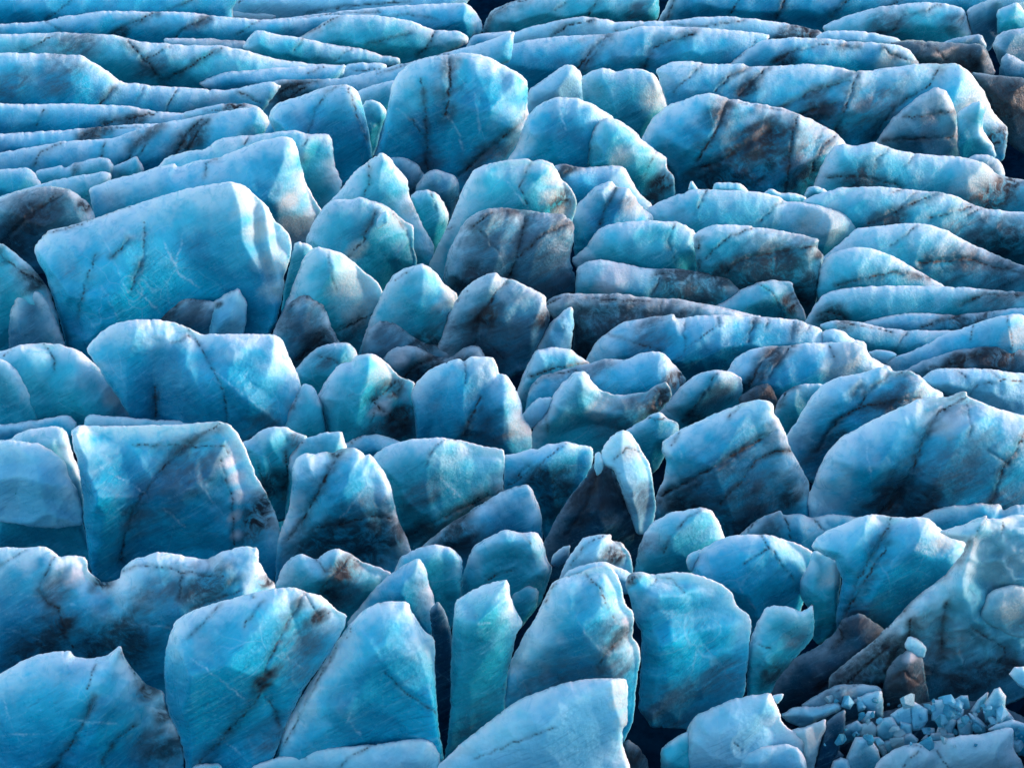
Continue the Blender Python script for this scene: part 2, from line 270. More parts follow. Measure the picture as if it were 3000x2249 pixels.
S('ice_ridge','C','blue','low dusky ridge end peeping between double humped serac and dark striped ridge',"260,590 340,515 430,497 540,500 560,620 300,640",f=720)
S('ice_ridge','C','blue','great dark stained ridge curving down with a black vertical crack, upper right',"150,740 200,640 290,565 350,550 430,515 520,500 620,532 760,560 900,580 990,612 1100,665 1200,718 1260,790 1200,950 1100,1130 900,1150 330,1130 320,950 240,850 130,800",f=1160,R=["990,612 950,800 920,1040;30;120","300,570 170,720;-20;90"],V=["915,1040 935,880 950,760 985,620;13","600,560 560,700 440,880;36","1060,920 1110,800 1200,722;14","620,540 780,575 960,610;8","400,930 600,860 840,700;50"],P=["720,870,240 d","560,620,90 d","820,760,110 b","1040,800,120 g","620,980,200 d","1000,950,100 d"])
S('ice_ridge','C','teal','long smooth teal ridge flowing right from the black cracked ridge to a brown gravelly toe',"1070,1000 1130,870 1180,790 1240,775 1290,790 1400,770 1500,800 1600,825 1900,850 2000,880 2060,940 2130,960 2260,975 2260,1190 2100,1220 1900,1190 1600,1140 1100,1140",f=1230,R=["1990,880 1900,980 1870,1080;40;140"],V=["1560,900 1640,830;8","1150,960 1350,955 1540,1000;14","1420,870 1480,800"],P=["2050,1050,150 b","1950,960,90 s","1350,980,110 d"])
S('ice_ridge','C','blue','broad blue grey ridge with two long black diagonal cracks, upper right',"220,380 300,335 430,335 550,350 690,343 730,362 850,360 1060,345 1200,365 1310,385 1500,367 1650,343 1850,345 1920,390 2000,500 2040,600 2130,700 2100,870 1900,930 1400,880 1200,850 900,760 600,680 300,640 260,480",f=960,R=["1310,390 1260,560 1200,690;26;120","1760,350 1720,450 1540,580 1390,750;-36;120"],V=["1195,700 1260,560 1290,450 1315,395;17","1385,760 1450,660 1540,560 1700,460 1760,350;20","555,500 620,420 730,365;14","680,520 790,400 830,365;14","860,610 1060,500 1270,440;26","330,500 480,350;10","1000,620 1200,560;30"],P=["1150,640,170 g","1400,560,160 g","1960,560,110 s","2080,740,110 b","720,480,70 d","1080,610,80 d"],W=["1500,390 1570,480 1480,640"])
S('ice_serac','C','grey','smooth dark blue lobe in front of the double cracked ridge',"1390,790 1500,640 1640,520 1740,465 1800,500 1840,580 1855,700 1880,770 1960,880 1700,960 1400,930",f=1010,V=["1560,640 1840,600;16","1450,760 1840,740;18"])
S('ice_fin','C','teal','small curved finger of pale teal ice near the right edge, upper right',"1850,790 1852,690 1850,612 1900,572 1950,550 1980,545 2000,580 1985,700 2050,790 2062,850 1900,960 1870,900",f=1040,R=["1980,560 1950,640 1990,760;20;50"])
S('ice_ridge','C','brown','dark brown gritty slope at the far right edge, upper right',"1915,385 2050,408 2260,425 2260,860 2150,800 2050,640 1980,470",f=900,P=["2120,560,200 b"])
S('ice_block','C','grey','half buried rounded grey knob at the right edge above the gravelly toe',"1890,870 1940,832 2030,835 2090,880 2115,950 2080,1010 1950,1000",f=1190)
S('ice_ridge','C','blue','far right ridge fragment with a concave dusky crest, top',"560,420 640,330 720,262 785,222 850,212 960,203 1130,206 1300,225 1500,237 1590,265 1650,345 1640,430 1300,480 700,450",f=615,V=["860,345 960,280 1140,240 1320,262;16","1450,255 1500,300 1650,345;14","600,370 700,280"],R=["1450,250 1400,340;20;80"],P=["920,330,70 d","1480,320,60 s"])
S('ice_ridge','C','blue','long blue ridge with thick black seams just right of the big dome crest',"-700,290 -620,252 -450,215 -250,195 0,180 130,145 300,143 560,155 780,175 845,190 830,215 790,235 740,380 430,400 240,420 150,440 -100,520 -400,560 -520,540",f=590,V=["150,380 210,260 300,220 420,185;22","-200,370 -120,270 -30,195;34","-160,350 -60,250;24","-600,270 -630,300","640,340 760,230;9"],R=["230,240 160,360;-20;80"])
S('ice_ridge','C','pale','frosted far ridge with a wavy crest, top right of centre',"-640,280 -560,185 -430,140 -200,90 -100,95 0,118 300,113 450,95 600,88 800,108 1000,142 1110,170 1150,215 950,245 830,250 500,260 0,290 -500,320",f=380,V=["-320,190 -250,140 -120,108;16","300,130 450,145 700,110;8","1000,150 1110,180;26","0,170 150,140"],P=["1020,180,90 b","900,200,60 d"])
S('ice_ridge','B','blue','short ledge at the foot of the narrow top notch',"850,270 890,195 940,180 1110,165 1060,260 950,300",f=330)
S('ice_ridge','C','pale','thin pale strip of ice below the rounded grey block, top right',"1080,205 1140,170 1300,165 1420,182 1545,212 1550,260 1300,290 1100,260",f=430)
S('ice_block','C','brown','brownish folded block with a squared right end, top right',"1480,232 1600,212 1760,230 1990,240 2020,290 2060,400 1990,450 1900,440 1650,430 1590,300",f=560,R=["1990,240 1970,330 2000,420;30;60","1600,220 1750,330;24;90"],V=["1600,220 1740,270 1800,330;10","1930,390 1990,300"],P=["1900,340,90 b"])
S('ice_plate','C','grey','flat triangular slab on the brownish folded block, top right',"1740,240 1850,205 1980,184 2008,245 2000,290 1760,290",f=440)
S('ice_block','C','teal','large rounded grey teal block near the top right corner',"1120,145 1250,85 1440,35 1650,12 1800,20 1885,45 1905,110 1932,190 1900,260 1700,270 1500,250 1300,220 1140,190",f=330,R=["1890,60 1850,140;30;70"],V=["1560,80 1500,170 1380,190;16","1560,80 1700,60","1680,60 1760,30"],P=["1450,150,110 g","1830,130,60 g"])
S('ice_block','C','grey','dark blocky ice in the top right corner above the black cleft',"1900,60 1950,25 2100,-30 2260,-40 2220,90 2090,160 2060,230 2010,290 1940,230 1905,100",f=330,R=["2060,60 2070,160;-24;50"])
S('ice_block','C','teal','squarish pale block at the top right corner edge',"2060,60 2120,30 2180,10 2211,60 2260,100 2260,190 2150,190 2070,200",f=360)
S('ice_block','C','grey','tall grey block at the right edge beside the black cleft',"2038,250 2060,200 2110,165 2260,150 2260,460 2150,460 2085,360",f=500)
S('ice_block','C','grey','small angular block under the tall grey one at the right edge',"2075,405 2090,310 2120,285 2200,325 2260,360 2260,500 2080,480",f=540)
S('ice_ridge','C','blue','deep blue wall with faint slanting stripes along the top right edge',"230,130 330,-80 2260,-80 2260,-10 1900,80 1700,80 1300,150 1100,190 600,150",f=210,V=["280,110 340,-30;16","620,90 700,-30;12","880,110 940,-30;20","1170,90 1300,-30;14","1450,60 1600,-40;12"])
S('ice_ridge','B','teal','blocky teal ridge right of the narrow top notch',"940,210 960,110 1000,50 1100,10 1300,-40 1500,-70 1900,-70 1895,0 1905,60 1890,110 1700,160 1300,180 1100,230",f=250,V=["955,180 990,80 1090,20 1180,0;20","1510,90 1570,0 1590,-40;16","1340,60 1430,-20;9"],R=["1890,0 1830,60;24;60"],P=["1780,50,60 g"])

# ---- upper middle, right
S('ice_block','B','grey','dark broken slab low beside the tall pointed teal serac',"430,850 530,848 600,890 620,925 660,980 620,1100 520,1120 440,960",f=1180,V=["560,1030 620,930;10"])
S('ice_block','B','grey','angular grey slab below the foot of the big dome',"580,1010 640,930 690,912 790,945 822,975 822,1050 790,1150 760,1250 640,1250",f=1280,R=["790,945 760,1080;30;60","640,935 720,1040;20;80"],V=["590,1000 640,930"])
S('ice_block','B','teal','short rounded teal stub wedged in front of the angular grey slab',"555,1060 600,1030 650,1022 700,1045 740,1090 768,1165 740,1280 690,1380 640,1380 590,1250",f=1440,R=["660,1025 720,1150 680,1300;26;70"],V=["660,1025 700,1130"])
S('ice_serac','B','teal','large square shouldered turquoise serac with a tan pebbled right corner, centre top',"650,1450 700,1330 760,1220 800,1120 845,1000 880,948 895,920 960,888 1100,862 1190,853 1215,868 1260,860 1320,880 1350,920 1370,970 1420,1010 1450,1060 1455,1110 1420,1240 1300,1400 1000,1500 800,1560 700,1560",f=1590,R=["880,950 880,1100 780,1400;40;120","1370,970 1290,1100 1250,1250;80;150"],V=["1190,1110 1150,1010 1180,930 1215,868;10","700,1260 790,1230"],P=["1400,1150,70 s","1330,960,50 s","1370,1090,100 b","1300,1060,50 s"],W=["1060,960 1190,1130"])
S('ice_serac','B','grey','silty grey block with a black vertical seam down its middle, centre',"728,1510 760,1370 820,1240 865,1175 940,1135 1040,1118 1200,1138 1300,1148 1390,1160 1440,1200 1440,1290 1420,1400 1450,1500 1465,1600 1400,1720 900,1720 760,1600",f=1740,R=["1185,1150 1150,1300 1100,1490;-34;90","960,1140 850,1300 800,1450;30;120"],V=["1095,1500 1130,1380 1160,1260 1185,1150;20","1120,1400 1280,1260 1430,1200;14","900,1230 1000,1140 1180,1135;20","940,1250 1040,1370;10"],P=["1020,1240,170 g","1270,1260,180 g","1280,1480,180 g","900,1520,120 d"])
S('ice_serac','B','blue','blue slope behind the split crested serac, right of the turquoise square one',"1325,890 1390,882 1450,905 1560,900 1660,890 1710,903 1745,960 1800,1050 1870,1110 1860,1230 1700,1280 1480,1230 1370,1000",f=1330,V=["1360,980 1400,930 1450,905;16"],P=["1390,910,50 d"])
S('ice_serac','B','blue','split crested blue serac with a lavender right half, centre right top',"1425,1160 1470,1090 1560,1005 1640,977 1670,1008 1730,1012 1770,1060 1800,1110 1870,1165 1860,1290 1600,1450 1500,1480 1450,1440 1435,1290",f=1500,R=["1730,1012 1780,1120 1770,1200;40;80","1670,1010 1590,1190;-24;60"],V=["1570,1230 1620,1110 1670,1015;14"],P=["1790,1120,60 s","1720,1100,50 g"])
S('ice_ridge','C','teal','turquoise ridge with a tan frosted right shoulder, right of centre',"160,1135 230,1095 330,1055 430,1020 560,1022 780,1038 890,1060 920,1085 1010,1090 1100,1105 1240,1145 1360,1220 1300,1330 1150,1430 1100,1460 700,1420 420,1330 250,1280 190,1200",f=1470,R=["1090,1105 1170,1190 1120,1360;50;150","330,1060 310,1180;-14;70"],V=["780,1200 860,1120 915,1080;8","430,1160 500,1030;7"],P=["1170,1200,100 s","1060,1200,80 s"])
S('ice_chunk','C','pale','tiny pointed ice splinter on the crest of the turquoise ridge',"395,1030 415,970 455,1025 440,1050",f=1380)
S('ice_chunk','C','teal','thin flat slab poking up behind the turquoise ridge crest',"515,1050 540,985 600,985 690,992 730,1035 700,1070",f=1400)
S('ice_chunk','C','teal','low curled fragment behind the right half of the turquoise ridge',"800,1050 840,1015 890,1040 960,1045 1040,1060 1020,1110 850,1100",f=1420)
S('ice_chunk','C','teal','pale lump at the left end of the chipped crest ridge, right of centre',"1015,1075 1040,1010 1080,1003 1145,1025 1160,1070 1040,1100",f=1350)
S('ice_ridge','C','teal','long ridge with a chipped notched crest running off the right edge',"1005,1090 1100,1045 1220,1012 1350,1008 1480,1010 1560,1018 1640,1030 1755,1035 1850,1062 1950,1110 2010,1125 2130,1140 2260,1150 2260,1480 2100,1450 1850,1400 1400,1370 1250,1260 1120,1140",f=1450,R=["1280,1020 1200,1120;-24;80"],V=["1520,1150 1580,1080 1640,1030;10","1370,1210 1540,1130 1755,1040;16","1700,1180 1960,1110;12","1500,1040 1560,1020","1900,1160 2000,1120;8"],P=["1480,1200,90 d","2080,1320,160 d","1900,1250,160 g"])
S('ice_ridge','C','teal','smooth pale ridge arching down to the right edge below the chipped crest ridge',"1110,1400 1220,1310 1300,1235 1440,1217 1580,1205 1700,1212 1790,1240 1880,1295 2050,1370 2260,1455 2260,1760 1900,1760 1700,1700 1200,1600",f=1640,V=["1650,1420 1900,1400 2211,1480;44","1500,1330 1640,1215"],P=["2000,1480,200 g"])
S('ice_ridge','C','teal','smooth whale backed hump in front of the pale arching ridge, right side',"1085,1580 1110,1440 1150,1380 1230,1345 1310,1332 1400,1345 1520,1390 1620,1450 1780,1540 1880,1660 1500,1760 1150,1760",f=1780,V=["1200,1540 1500,1470 1700,1500;14"])
S('ice_ridge','C','teal','hump with a dark silty lower face and a pointed right end, right of centre',"425,1270 470,1235 540,1213 700,1215 900,1245 1050,1275 1105,1290 1095,1340 1130,1380 1110,1500 1080,1680 980,1730 600,1730 450,1550",f=1755,R=["1100,1300 1040,1400 1060,1560;40;110"],V=["600,1470 700,1400 880,1360 1090,1330;30","460,1450 450,1300;16","490,1400 620,1280 760,1220;8"],P=["860,1480,240 d","1000,1560,170 d","560,1480,90 d","680,1590,160 d","1110,1370,40 b"])
S('ice_serac','C','teal','smooth turquoise hump left of the dark faced one, right of centre',"-235,1400 -160,1340 -110,1270 -80,1230 20,1200 180,1190 340,1197 390,1220 440,1250 470,1350 460,1540 300,1560 -150,1560",f=1700,R=["340,1200 320,1330 400,1450;-20;70"],V=["330,1420 290,1300 330,1200;10","450,1380 430,1260"])
S('ice_block','C','teal','ragged topped slab with a coal dark right half, below the turquoise hump',"-215,1600 -205,1450 -150,1408 -60,1398 60,1425 180,1450 350,1450 500,1475 620,1490 720,1600 650,1780 -200,1780",f=1790,V=["200,1600 230,1540 260,1480;8","220,1480 420,1470 600,1490;12"],P=["450,1560,220 d","300,1500,90 d","0,1500,90 w"])
S('ice_block','F','teal','small curved hump with a fin like right edge beside the dark hollow, right side',"540,410 620,370 680,320 770,282 850,268 960,275 980,350 1030,440 1040,560 800,560 560,500",f=580,R=["770,285 850,340 920,440;40;90"],V=["770,285 850,340 910,430;6"],P=["950,400,70 b"])

# ---- left middle
S('ice_block','D','teal','curved dusky block at the left edge beside the largest slab',"-40,40 0,60 60,105 150,180 220,250 270,330 300,420 320,500 350,600 300,760 -40,760",f=780,R=["0,90 100,280 60,500;-30;120"],V=["-10,120 80,200 230,280;30"],P=["200,260,90 d"])
S('ice_block','D','grey','dark navy knob in front of the curved dusky left block',"50,440 95,345 150,325 215,332 260,390 320,520 352,620 300,780 40,780",f=810)
S('ice_serac','D','teal','smooth rounded serac sloping right, left edge below the largest slab',"-40,660 50,640 120,615 230,606 330,615 430,650 510,715 600,810 700,920 790,1025 780,1150 400,1200 -40,1150",f=1220,R=["235,608 300,720 240,880 330,1000;-40;130"],V=["240,612 290,680 300,760;7","20,680 60,640"],P=["620,900,60 s"])
S('ice_block','D','teal','scalloped pale block at the left edge in front of the rounded serac',"-40,680 20,695 80,740 140,790 175,860 190,950 210,1030 200,1150 -40,1150",f=1235)
S('ice_serac','D','blue','large twin humped turquoise serac with a thin black line down its right half, left side',"465,645 490,600 560,535 640,495 740,480 830,480 920,492 1000,515 1090,560 1300,558 1470,560 1520,585 1550,650 1600,760 1625,830 1640,950 1600,1100 1500,1230 1300,1300 800,1250 700,1000 600,850",f=1290,R=["1000,530 1110,640 1150,760 1215,900 1230,1060;-40;110","840,1010 835,750 870,620;-70;150","1510,1040 1300,900 1160,780;36;90"],V=["1000,520 1090,630 1150,760 1210,880 1220,1040;9","840,1000 840,850;20","930,610 1020,570"],W=["1150,760 1300,880 1500,1040"],P=["1400,1080,120 g"])
S('ice_block','D','teal','rounded upright block leaning on the right end of the twin humped serac',"1490,1100 1560,960 1615,850 1640,825 1690,840 1730,920 1755,1030 1762,1120 1720,1240 1500,1250",f=1310,V=["1500,1050 1600,930 1612,850;6"])
S('ice_plate','D','pale','long thin pale plank of ice lying behind the crest of the striped wedge serac',"450,1070 455,1010 490,992 650,1005 860,1022 1190,1028 1200,1110 500,1130",f=1330)
S('ice_serac','D','blue','broad wedge serac with a long black diagonal seam, lower left',"380,1085 430,1050 560,1054 700,1052 860,1050 1000,1045 1190,1028 1250,1050 1285,1100 1320,1160 1350,1240 1380,1320 1440,1420 1500,1560 1520,1700 1480,1900 800,1950 500,1900 470,1700 450,1550 450,1450 420,1250",f=1990,R=["384,1090 440,1260 535,1440 500,1700;110;150","1240,1045 1250,1250 1290,1700;80;140"],V=["650,1780 690,1600 720,1500 800,1390 900,1260 1020,1150 1190,1035;24","710,1155 850,1158 1010,1155;7","1000,1160 1200,1165 1240,1210;12","1190,1240 1250,1450 1260,1700;12"],W=["540,1280 760,1400 1000,1600","820,1500 1060,1370","1020,1300 1220,1560"],P=["1245,1250,34 w","1285,1330,44 w","1295,1430,44 w","1265,1540,34 w","1275,1640,30 w","1380,1560,120 b","1000,1300,200 g","1430,1480,100 b","760,1560,90 g"])
S('ice_serac','D','teal','wide pale turquoise block at the left edge beside the deep gully',"-40,1130 50,1130 110,1085 220,1060 330,1058 365,1090 385,1180 440,1320 452,1450 445,1560 480,1700 510,1830 -40,1830",f=1900,R=["350,1070 380,1250 440,1450;30;60"])
S('ice_plate','D','pale','frosted scaly slab with a stepped edge in front of the wide left turquoise block',"-40,1140 60,1130 200,1148 280,1185 350,1240 375,1330 410,1388 445,1500 447,1590 300,1608 100,1590 -40,1560",f=1960,R=["-40,1350 110,1330 260,1370 400,1385;40;80"])
S('ice_plate','D','blue','narrow bluish shelf at the left edge behind the frosted scaly slab',"-40,1055 200,1022 300,1005 375,997 420,1040 400,1110 300,1150 -40,1170",f=1330)
S('ice_fin','D','teal','thin translucent green fin behind the cream faced serac',"1515,440 1540,280 1570,150 1585,70 1620,58 1690,85 1680,200 1620,380 1560,500",f=640)
S('ice_serac','D','teal','cream and teal serac split by a fine brown ridge line, left of centre',"1505,480 1560,350 1610,220 1645,130 1710,82 1780,102 1850,125 1910,170 1960,220 2040,275 2075,345 2060,430 2020,560 1950,760 1700,760 1540,620",f=790,R=["1775,105 1790,250 1810,400 1830,560;90;180"],V=["1775,105 1785,220 1810,320;7","1830,540 1950,480 2050,430;30"],P=["1900,300,120 s","1950,420,90 s","1900,560,110 g"])
S('ice_block','D','grey','dark lavender rounded slab in front of the cream and teal serac',"1440,640 1500,480 1560,390 1630,347 1700,360 1745,400 1765,450 1790,520 1840,620 1750,800 1590,800 1530,740",f=850,V=["1560,430 1640,348 1740,400;16","1600,700 1760,560;26"],P=["1640,480,140 g","1740,600,90 d"])
S('ice_serac','E','teal','narrow teal peak with a hollow cream right side, centre left',"260,720 310,560 340,470 390,370 425,300 460,240 540,200 620,176 650,190 700,230 740,290 815,345 800,450 780,600 700,760 400,800",f=820,R=["610,182 690,290 700,400 740,480;60;110","690,250 700,360;-20;40"],P=["770,370,60 s","720,470,70 g","640,620,110 d"],V=["480,270 540,230"])
S('ice_block','E','grey','dark rounded boss at the foot of the narrow teal peak',"270,740 320,545 380,490 460,480 560,520 650,580 780,650 780,820 400,820",f=845,V=["400,495 500,485 600,550;10"],P=["620,620,120 d","450,560,90 g"])
S('ice_serac','E','grey','rounded serac with a dark brown slanting band, centre',"680,690 740,510 790,400 835,325 900,270 980,232 1020,225 1040,252 1110,265 1200,305 1290,355 1290,400 1310,470 1290,560 1230,660 1200,760 1040,830 800,830",f=850,R=["1280,365 1215,520 1180,700;60;100","1090,270 1010,350 960,500;-20;70"],V=["1000,360 1040,310 1090,270;10","905,600 925,480 1000,370;46","800,400 860,330","940,570 1060,700"],P=["960,470,80 b","1270,480,60 b","850,560,110 g","1050,600,120 g"])
S('ice_fin','E','pale','small cream coloured forked fin right of the brown banded serac',"1215,680 1270,570 1310,500 1350,465 1400,420 1435,406 1438,540 1420,640 1390,760 1240,780",f=870,R=["1350,470 1385,545 1360,660;24;50"],V=["1370,470 1385,540;7"])
S('ice_ridge','E','grey','low dark ridge with a pinkish frosted crest running right from centre',"1270,415 1310,365 1400,336 1500,345 1700,340 1790,358 1900,365 2000,368 2200,405 2460,465 2400,560 1900,640 1500,780 1430,760 1440,500 1350,490",f=790,R=["1380,400 1900,410 2300,450;24;50"],V=["1290,400 1400,350;16","1500,360 1700,385 1850,380;12","1900,450 1915,380;8"],P=["1600,480,230 d","1500,620,160 d","1880,520,180 d"])
S('ice_ridge','F','blue','long arched dusky ridge with a broken notch in its crest, right of centre',"-180,740 -100,600 -30,540 60,490 180,470 320,448 335,475 430,462 560,452 700,462 850,470 1000,482 1060,510 1115,530 1135,590 1130,700 900,720 700,780 600,850 400,870 100,860 0,800",f=890,R=["320,455 340,560;30;60","570,500 450,600 330,715;24;90"],V=["325,712 440,600 570,500;9","390,640 375,560 380,500;8","-40,560 100,600 260,650;9","560,520 560,460","720,600 760,480;14","820,530 830,475","950,590 970,490","1050,530 1060,505"],P=["200,560,130 g","1000,520,50 g"])
S('ice_block','F','pale','small chain of pale lobes at the right end of the arched dusky ridge',"1105,640 1120,570 1125,545 1180,527 1230,540 1280,580 1360,600 1370,690 1120,700",f=895)
S('ice_ridge','F','teal','low greenish ridge with one dark crease, between arched ridge and sunlit right ridge',"1100,510 1180,485 1330,492 1400,515 1490,530 1580,540 1700,538 1850,540 1750,680 1500,740 1350,720 1250,640",f=780,V=["1505,660 1580,545;9","1240,500 1350,520 1500,550;12"],P=["1240,510,50 d"])
S('ice_ridge','F','teal','long smooth flat topped ridge running off the right edge, middle right',"1015,520 1080,400 1120,350 1170,325 1300,305 1500,297 1800,302 2000,315 2260,340 2260,450 2000,520 1500,600 1200,600",f=650,V=["1880,400 2000,350 2260,345;30","1100,460 1170,435 1240,470;18"],P=["2080,370,110 g","1180,460,70 d"])
S('ice_ridge','F','blue','thin tapering ridge under the flat topped one with a black smear at right',"1330,500 1450,465 1600,445 1700,447 1780,455 1850,455 2000,440 2260,410 2260,540 1900,600 1700,620 1500,600",f=690,V=["1660,520 1760,490 1850,460;16"],P=["1850,510,110 d","2000,480,80 d"])
S('ice_ridge','F','blue','sweeping ridge with a glittering cream end face at the right edge',"1430,720 1520,680 1600,655 1700,605 1800,550 1930,510 2050,470 2115,455 2190,445 2260,495 2260,760 1900,800 1600,830 1500,800",f=850,R=["2115,455 2125,560 2145,680;50;100"],V=["2115,458 2130,560 2145,640;6","1925,600 1940,510;6"],P=["2180,560,80 s"])
S('ice_ridge','F','grey','pale edged low ridge with smeared brown dirt at the right edge',"1520,780 1650,710 1760,670 1870,640 1980,628 2100,625 2260,655 2260,860 1700,860",f=900,V=["1700,740 1850,720 2000,660;20"],P=["2080,690,130 b","1850,720,80 b","1980,660,60 d"])
S('ice_chunk','F','pale','small pale lump at the tip of the sweeping ridge',"1365,655 1420,643 1500,650 1530,672 1460,730 1400,730",f=870)
S('ice_serac','F','blue','humped blue serac with two black stripes and glinting end lobes, right of centre',"590,790 640,700 700,655 760,635 840,622 900,626 960,618 1060,608 1160,603 1290,602 1350,625 1385,680 1430,710 1500,740 1500,850 1300,960 1100,1010 900,1050 850,960 700,900",f=1080,R=["1160,605 1190,700 1160,800;-24;60","1350,640 1390,720;40;70"],V=["730,840 790,730 830,680 880,630;34","840,800 900,700 960,625;20","1160,620 1190,700;9"],P=["860,690,70 d","780,800,60 d","1260,690,110 s"])

# ---- centre
S('ice_serac','E','teal','shell shaped teal serac left of the sagging twin horned ridge, centre',"1125,900 1160,790 1200,700 1235,645 1330,627 1420,640 1460,670 1530,715 1520,850 1300,980 1150,1020",f=1040,R=["1240,650 1180,850;30;80"],V=["1210,790 1350,740 1520,715;14"])
S('ice_serac','E','blue','dusky blue ridge with a tan right corner behind the sagging horned ridge, centre',"1175,980 1200,850 1250,790 1400,745 1540,710 1600,692 1720,698 1800,662 1880,651 1940,668 1970,715 2020,765 2050,800 2010,920 1900,1030 1600,1080 1300,1060",f=1100,R=["1945,680 1935,800 1960,900;70;110"],V=["1200,850 1280,790 1450,750;12"],P=["2000,800,80 b","1500,800,140 g"])
S('ice_serac','E','teal','sagging teal ridge with one rounded horn and a brown streaked right end, centre',"1185,1150 1230,1030 1300,970 1320,900 1355,845 1410,800 1440,768 1490,756 1520,780 1540,820 1580,860 1650,885 1720,885 1830,870 1890,830 1940,810 1965,860 1970,900 1900,980 1750,1100 1560,1210 1400,1260 1180,1260",f=1290,R=["1480,760 1420,880 1320,990;50;100","1540,830 1700,900 1940,820;26;70"],V=["1870,950 1940,830;24","1290,980 1300,1100;9"],P=["1880,920,90 b","1600,930,70 s","1760,1030,170 g"])
S('ice_chunk','E','pale','small pinkish lump left of the rounded horn, centre',"1160,1000 1200,940 1245,905 1325,893 1315,960 1260,1030 1200,1080 1165,1050",f=1300)
S('ice_serac','E','blue','bright turquoise serac with a notched crest and bulging right half, dead centre',"553,880 590,820 650,760 730,715 820,690 845,705 880,680 940,680 1000,682 1020,725 1035,775 1080,780 1120,840 1155,920 1165,1000 1210,1070 1215,1180 1150,1310 600,1310 585,1100 575,960",f=1330,R=["1035,780 950,880 940,1100;-44;110","1060,785 1060,950 1100,1150;30;110"],V=["845,705 855,780 850,830;8","930,900 850,1100;20"],P=["1150,1050,70 s","940,1080,100 g","1000,1130,80 g"])
S('ice_serac','E','teal','cream crested serac with a brown gritty gully, left of the bright turquoise one',"55,890 100,810 150,745 195,712 240,710 265,675 340,659 400,685 450,735 500,790 585,820 570,870 580,960 588,1130 520,1250 150,1250 110,1160 95,1000",f=1300,R=["330,662 330,800 280,980 250,1120;80;130","350,930 420,870 520,800;-30;60","240,705 190,900;-24;90"],V=["350,925 420,870 490,805;26","340,1060 370,960;12","360,930 520,1060;14"],P=["450,870,80 b","500,1000,90 b","400,950,50 w","520,1090,80 d","400,1080,90 g","420,760,70 s"])
S('ice_block','E','grey','low pale and charcoal saddle behind the cream crested serac',"405,700 440,640 500,617 580,622 650,655 690,680 780,685 850,632 900,615 935,630 965,680 950,800 700,860 560,860 490,800",f=900,V=["520,790 590,730 690,680;30"],P=["660,740,110 d","800,730,90 d","500,680,60 w"])
S('ice_block','D','teal','short teal stub with a white cap, between the twin humped and cream crested seracs',"1585,760 1650,680 1720,625 1800,607 1880,605 1920,640 1938,690 1900,760 1800,860 1715,930 1640,880",f=960,V=["1730,680 1860,720"],P=["1750,700,70 g"])

# ---- lower middle row
S('ice_serac','D','teal','shadowed teal serac with a rusty notch left of the pale forked pair',"1300,1150 1370,1115 1400,1080 1460,1060 1540,1058 1600,1090 1665,1110 1660,1230 1600,1400 1540,1560 1480,1580 1400,1400 1340,1240",f=1640,R=["1370,1110 1450,1250 1520,1400;-30;60"],V=["1540,1190 1550,1300 1530,1440;16","1385,1240 1420,1350"],P=["1600,1130,50 b","1450,1380,100 d"])
S('ice_serac','D','teal','square topped pale serac rising behind the seam split serac, lower left centre',"1550,1230 1640,1125 1740,1090 1845,1082 1855,1130 1875,1170 1870,1350 1600,1600 1535,1560 1555,1350",f=1660,V=["1550,1220 1640,1140;9"],R=["1845,1090 1800,1200;24;50"])
S('ice_serac','D','blue','bright serac split by a long black seam under a rusty notch, lower left of centre',"1500,1660 1560,1500 1575,1400 1575,1290 1600,1225 1650,1198 1700,1205 1750,1190 1800,1200 1830,1180 1900,1168 1950,1190 1970,1215 2000,1208 2060,1280 2105,1370 2128,1470 2150,1560 2190,1640 2230,1750 2150,1920 1480,1950 1490,1780",f=2020,R=["1830,1190 1740,1370 1640,1540;-50;110","2070,1300 2120,1500 2150,1700;30;80"],V=["1540,1690 1640,1550 1740,1380 1830,1195;20","1760,1190 1810,1212 1880,1180;14","1700,1600 1850,1580 2010,1540 2150,1560;16"],P=["1900,1700,240 d","2100,1650,130 d","1700,1720,130 d","1820,1200,30 b"],W=["1830,1560 1990,1370"])
S('ice_block','E','blue','low bluish ledge between the seam split serac and the bright turquoise centre one',"190,1160 290,1105 380,1098 450,1115 515,1145 470,1260 350,1320 210,1260",f=1380,V=["230,1160 290,1105"])
S('ice_serac','E','teal','large teal serac with a cream right edge above a dark slanting base, lower centre',"330,1250 380,1195 440,1160 510,1140 580,1122 740,1117 860,1138 950,1165 1060,1180 1068,1240 1055,1330 1062,1400 1110,1500 1050,1760 520,1760 480,1560 430,1380",f=1800,R=["750,1120 660,1220 640,1380 680,1560;50;150","1050,1185 1040,1400;20;50"],V=["640,1270 670,1200 750,1122;9","1060,1400 900,1470 700,1560 540,1650;24","1060,1395 930,1440 880,1500;12","760,1120 850,1140"],P=["960,1520,120 d","620,1430,100 g","760,1600,140 g"],W=["700,1320 900,1500"])
S('ice_serac','E','blue','slanting dark blue block with a pointed top below the large teal serac',"620,1700 720,1620 800,1560 950,1470 1060,1405 1130,1380 1190,1366 1215,1400 1250,1480 1270,1560 1268,1720 1150,1880 560,1900",f=1920,R=["1195,1370 1230,1520 1200,1700;30;70"],V=["1060,1405 1180,1368;8","820,1570 1000,1430;10"],P=["800,1620,140 d","900,1700,120 g"])
S('ice_serac','E','blue','serrated frosted crest with a dark base, right of the large teal serac',"1062,1215 1110,1203 1215,1175 1235,1185 1280,1158 1405,1138 1480,1160 1540,1168 1548,1230 1525,1310 1500,1420 1420,1600 1290,1700 1240,1520 1180,1420 1060,1420",f=1730,R=["1410,1145 1300,1250 1240,1330;30;90"],V=["1240,1290 1310,1220 1405,1145;9","1130,1330 1200,1270;16","1090,1380 1220,1290"],P=["1330,1420,150 d","1250,1340,70 d"])
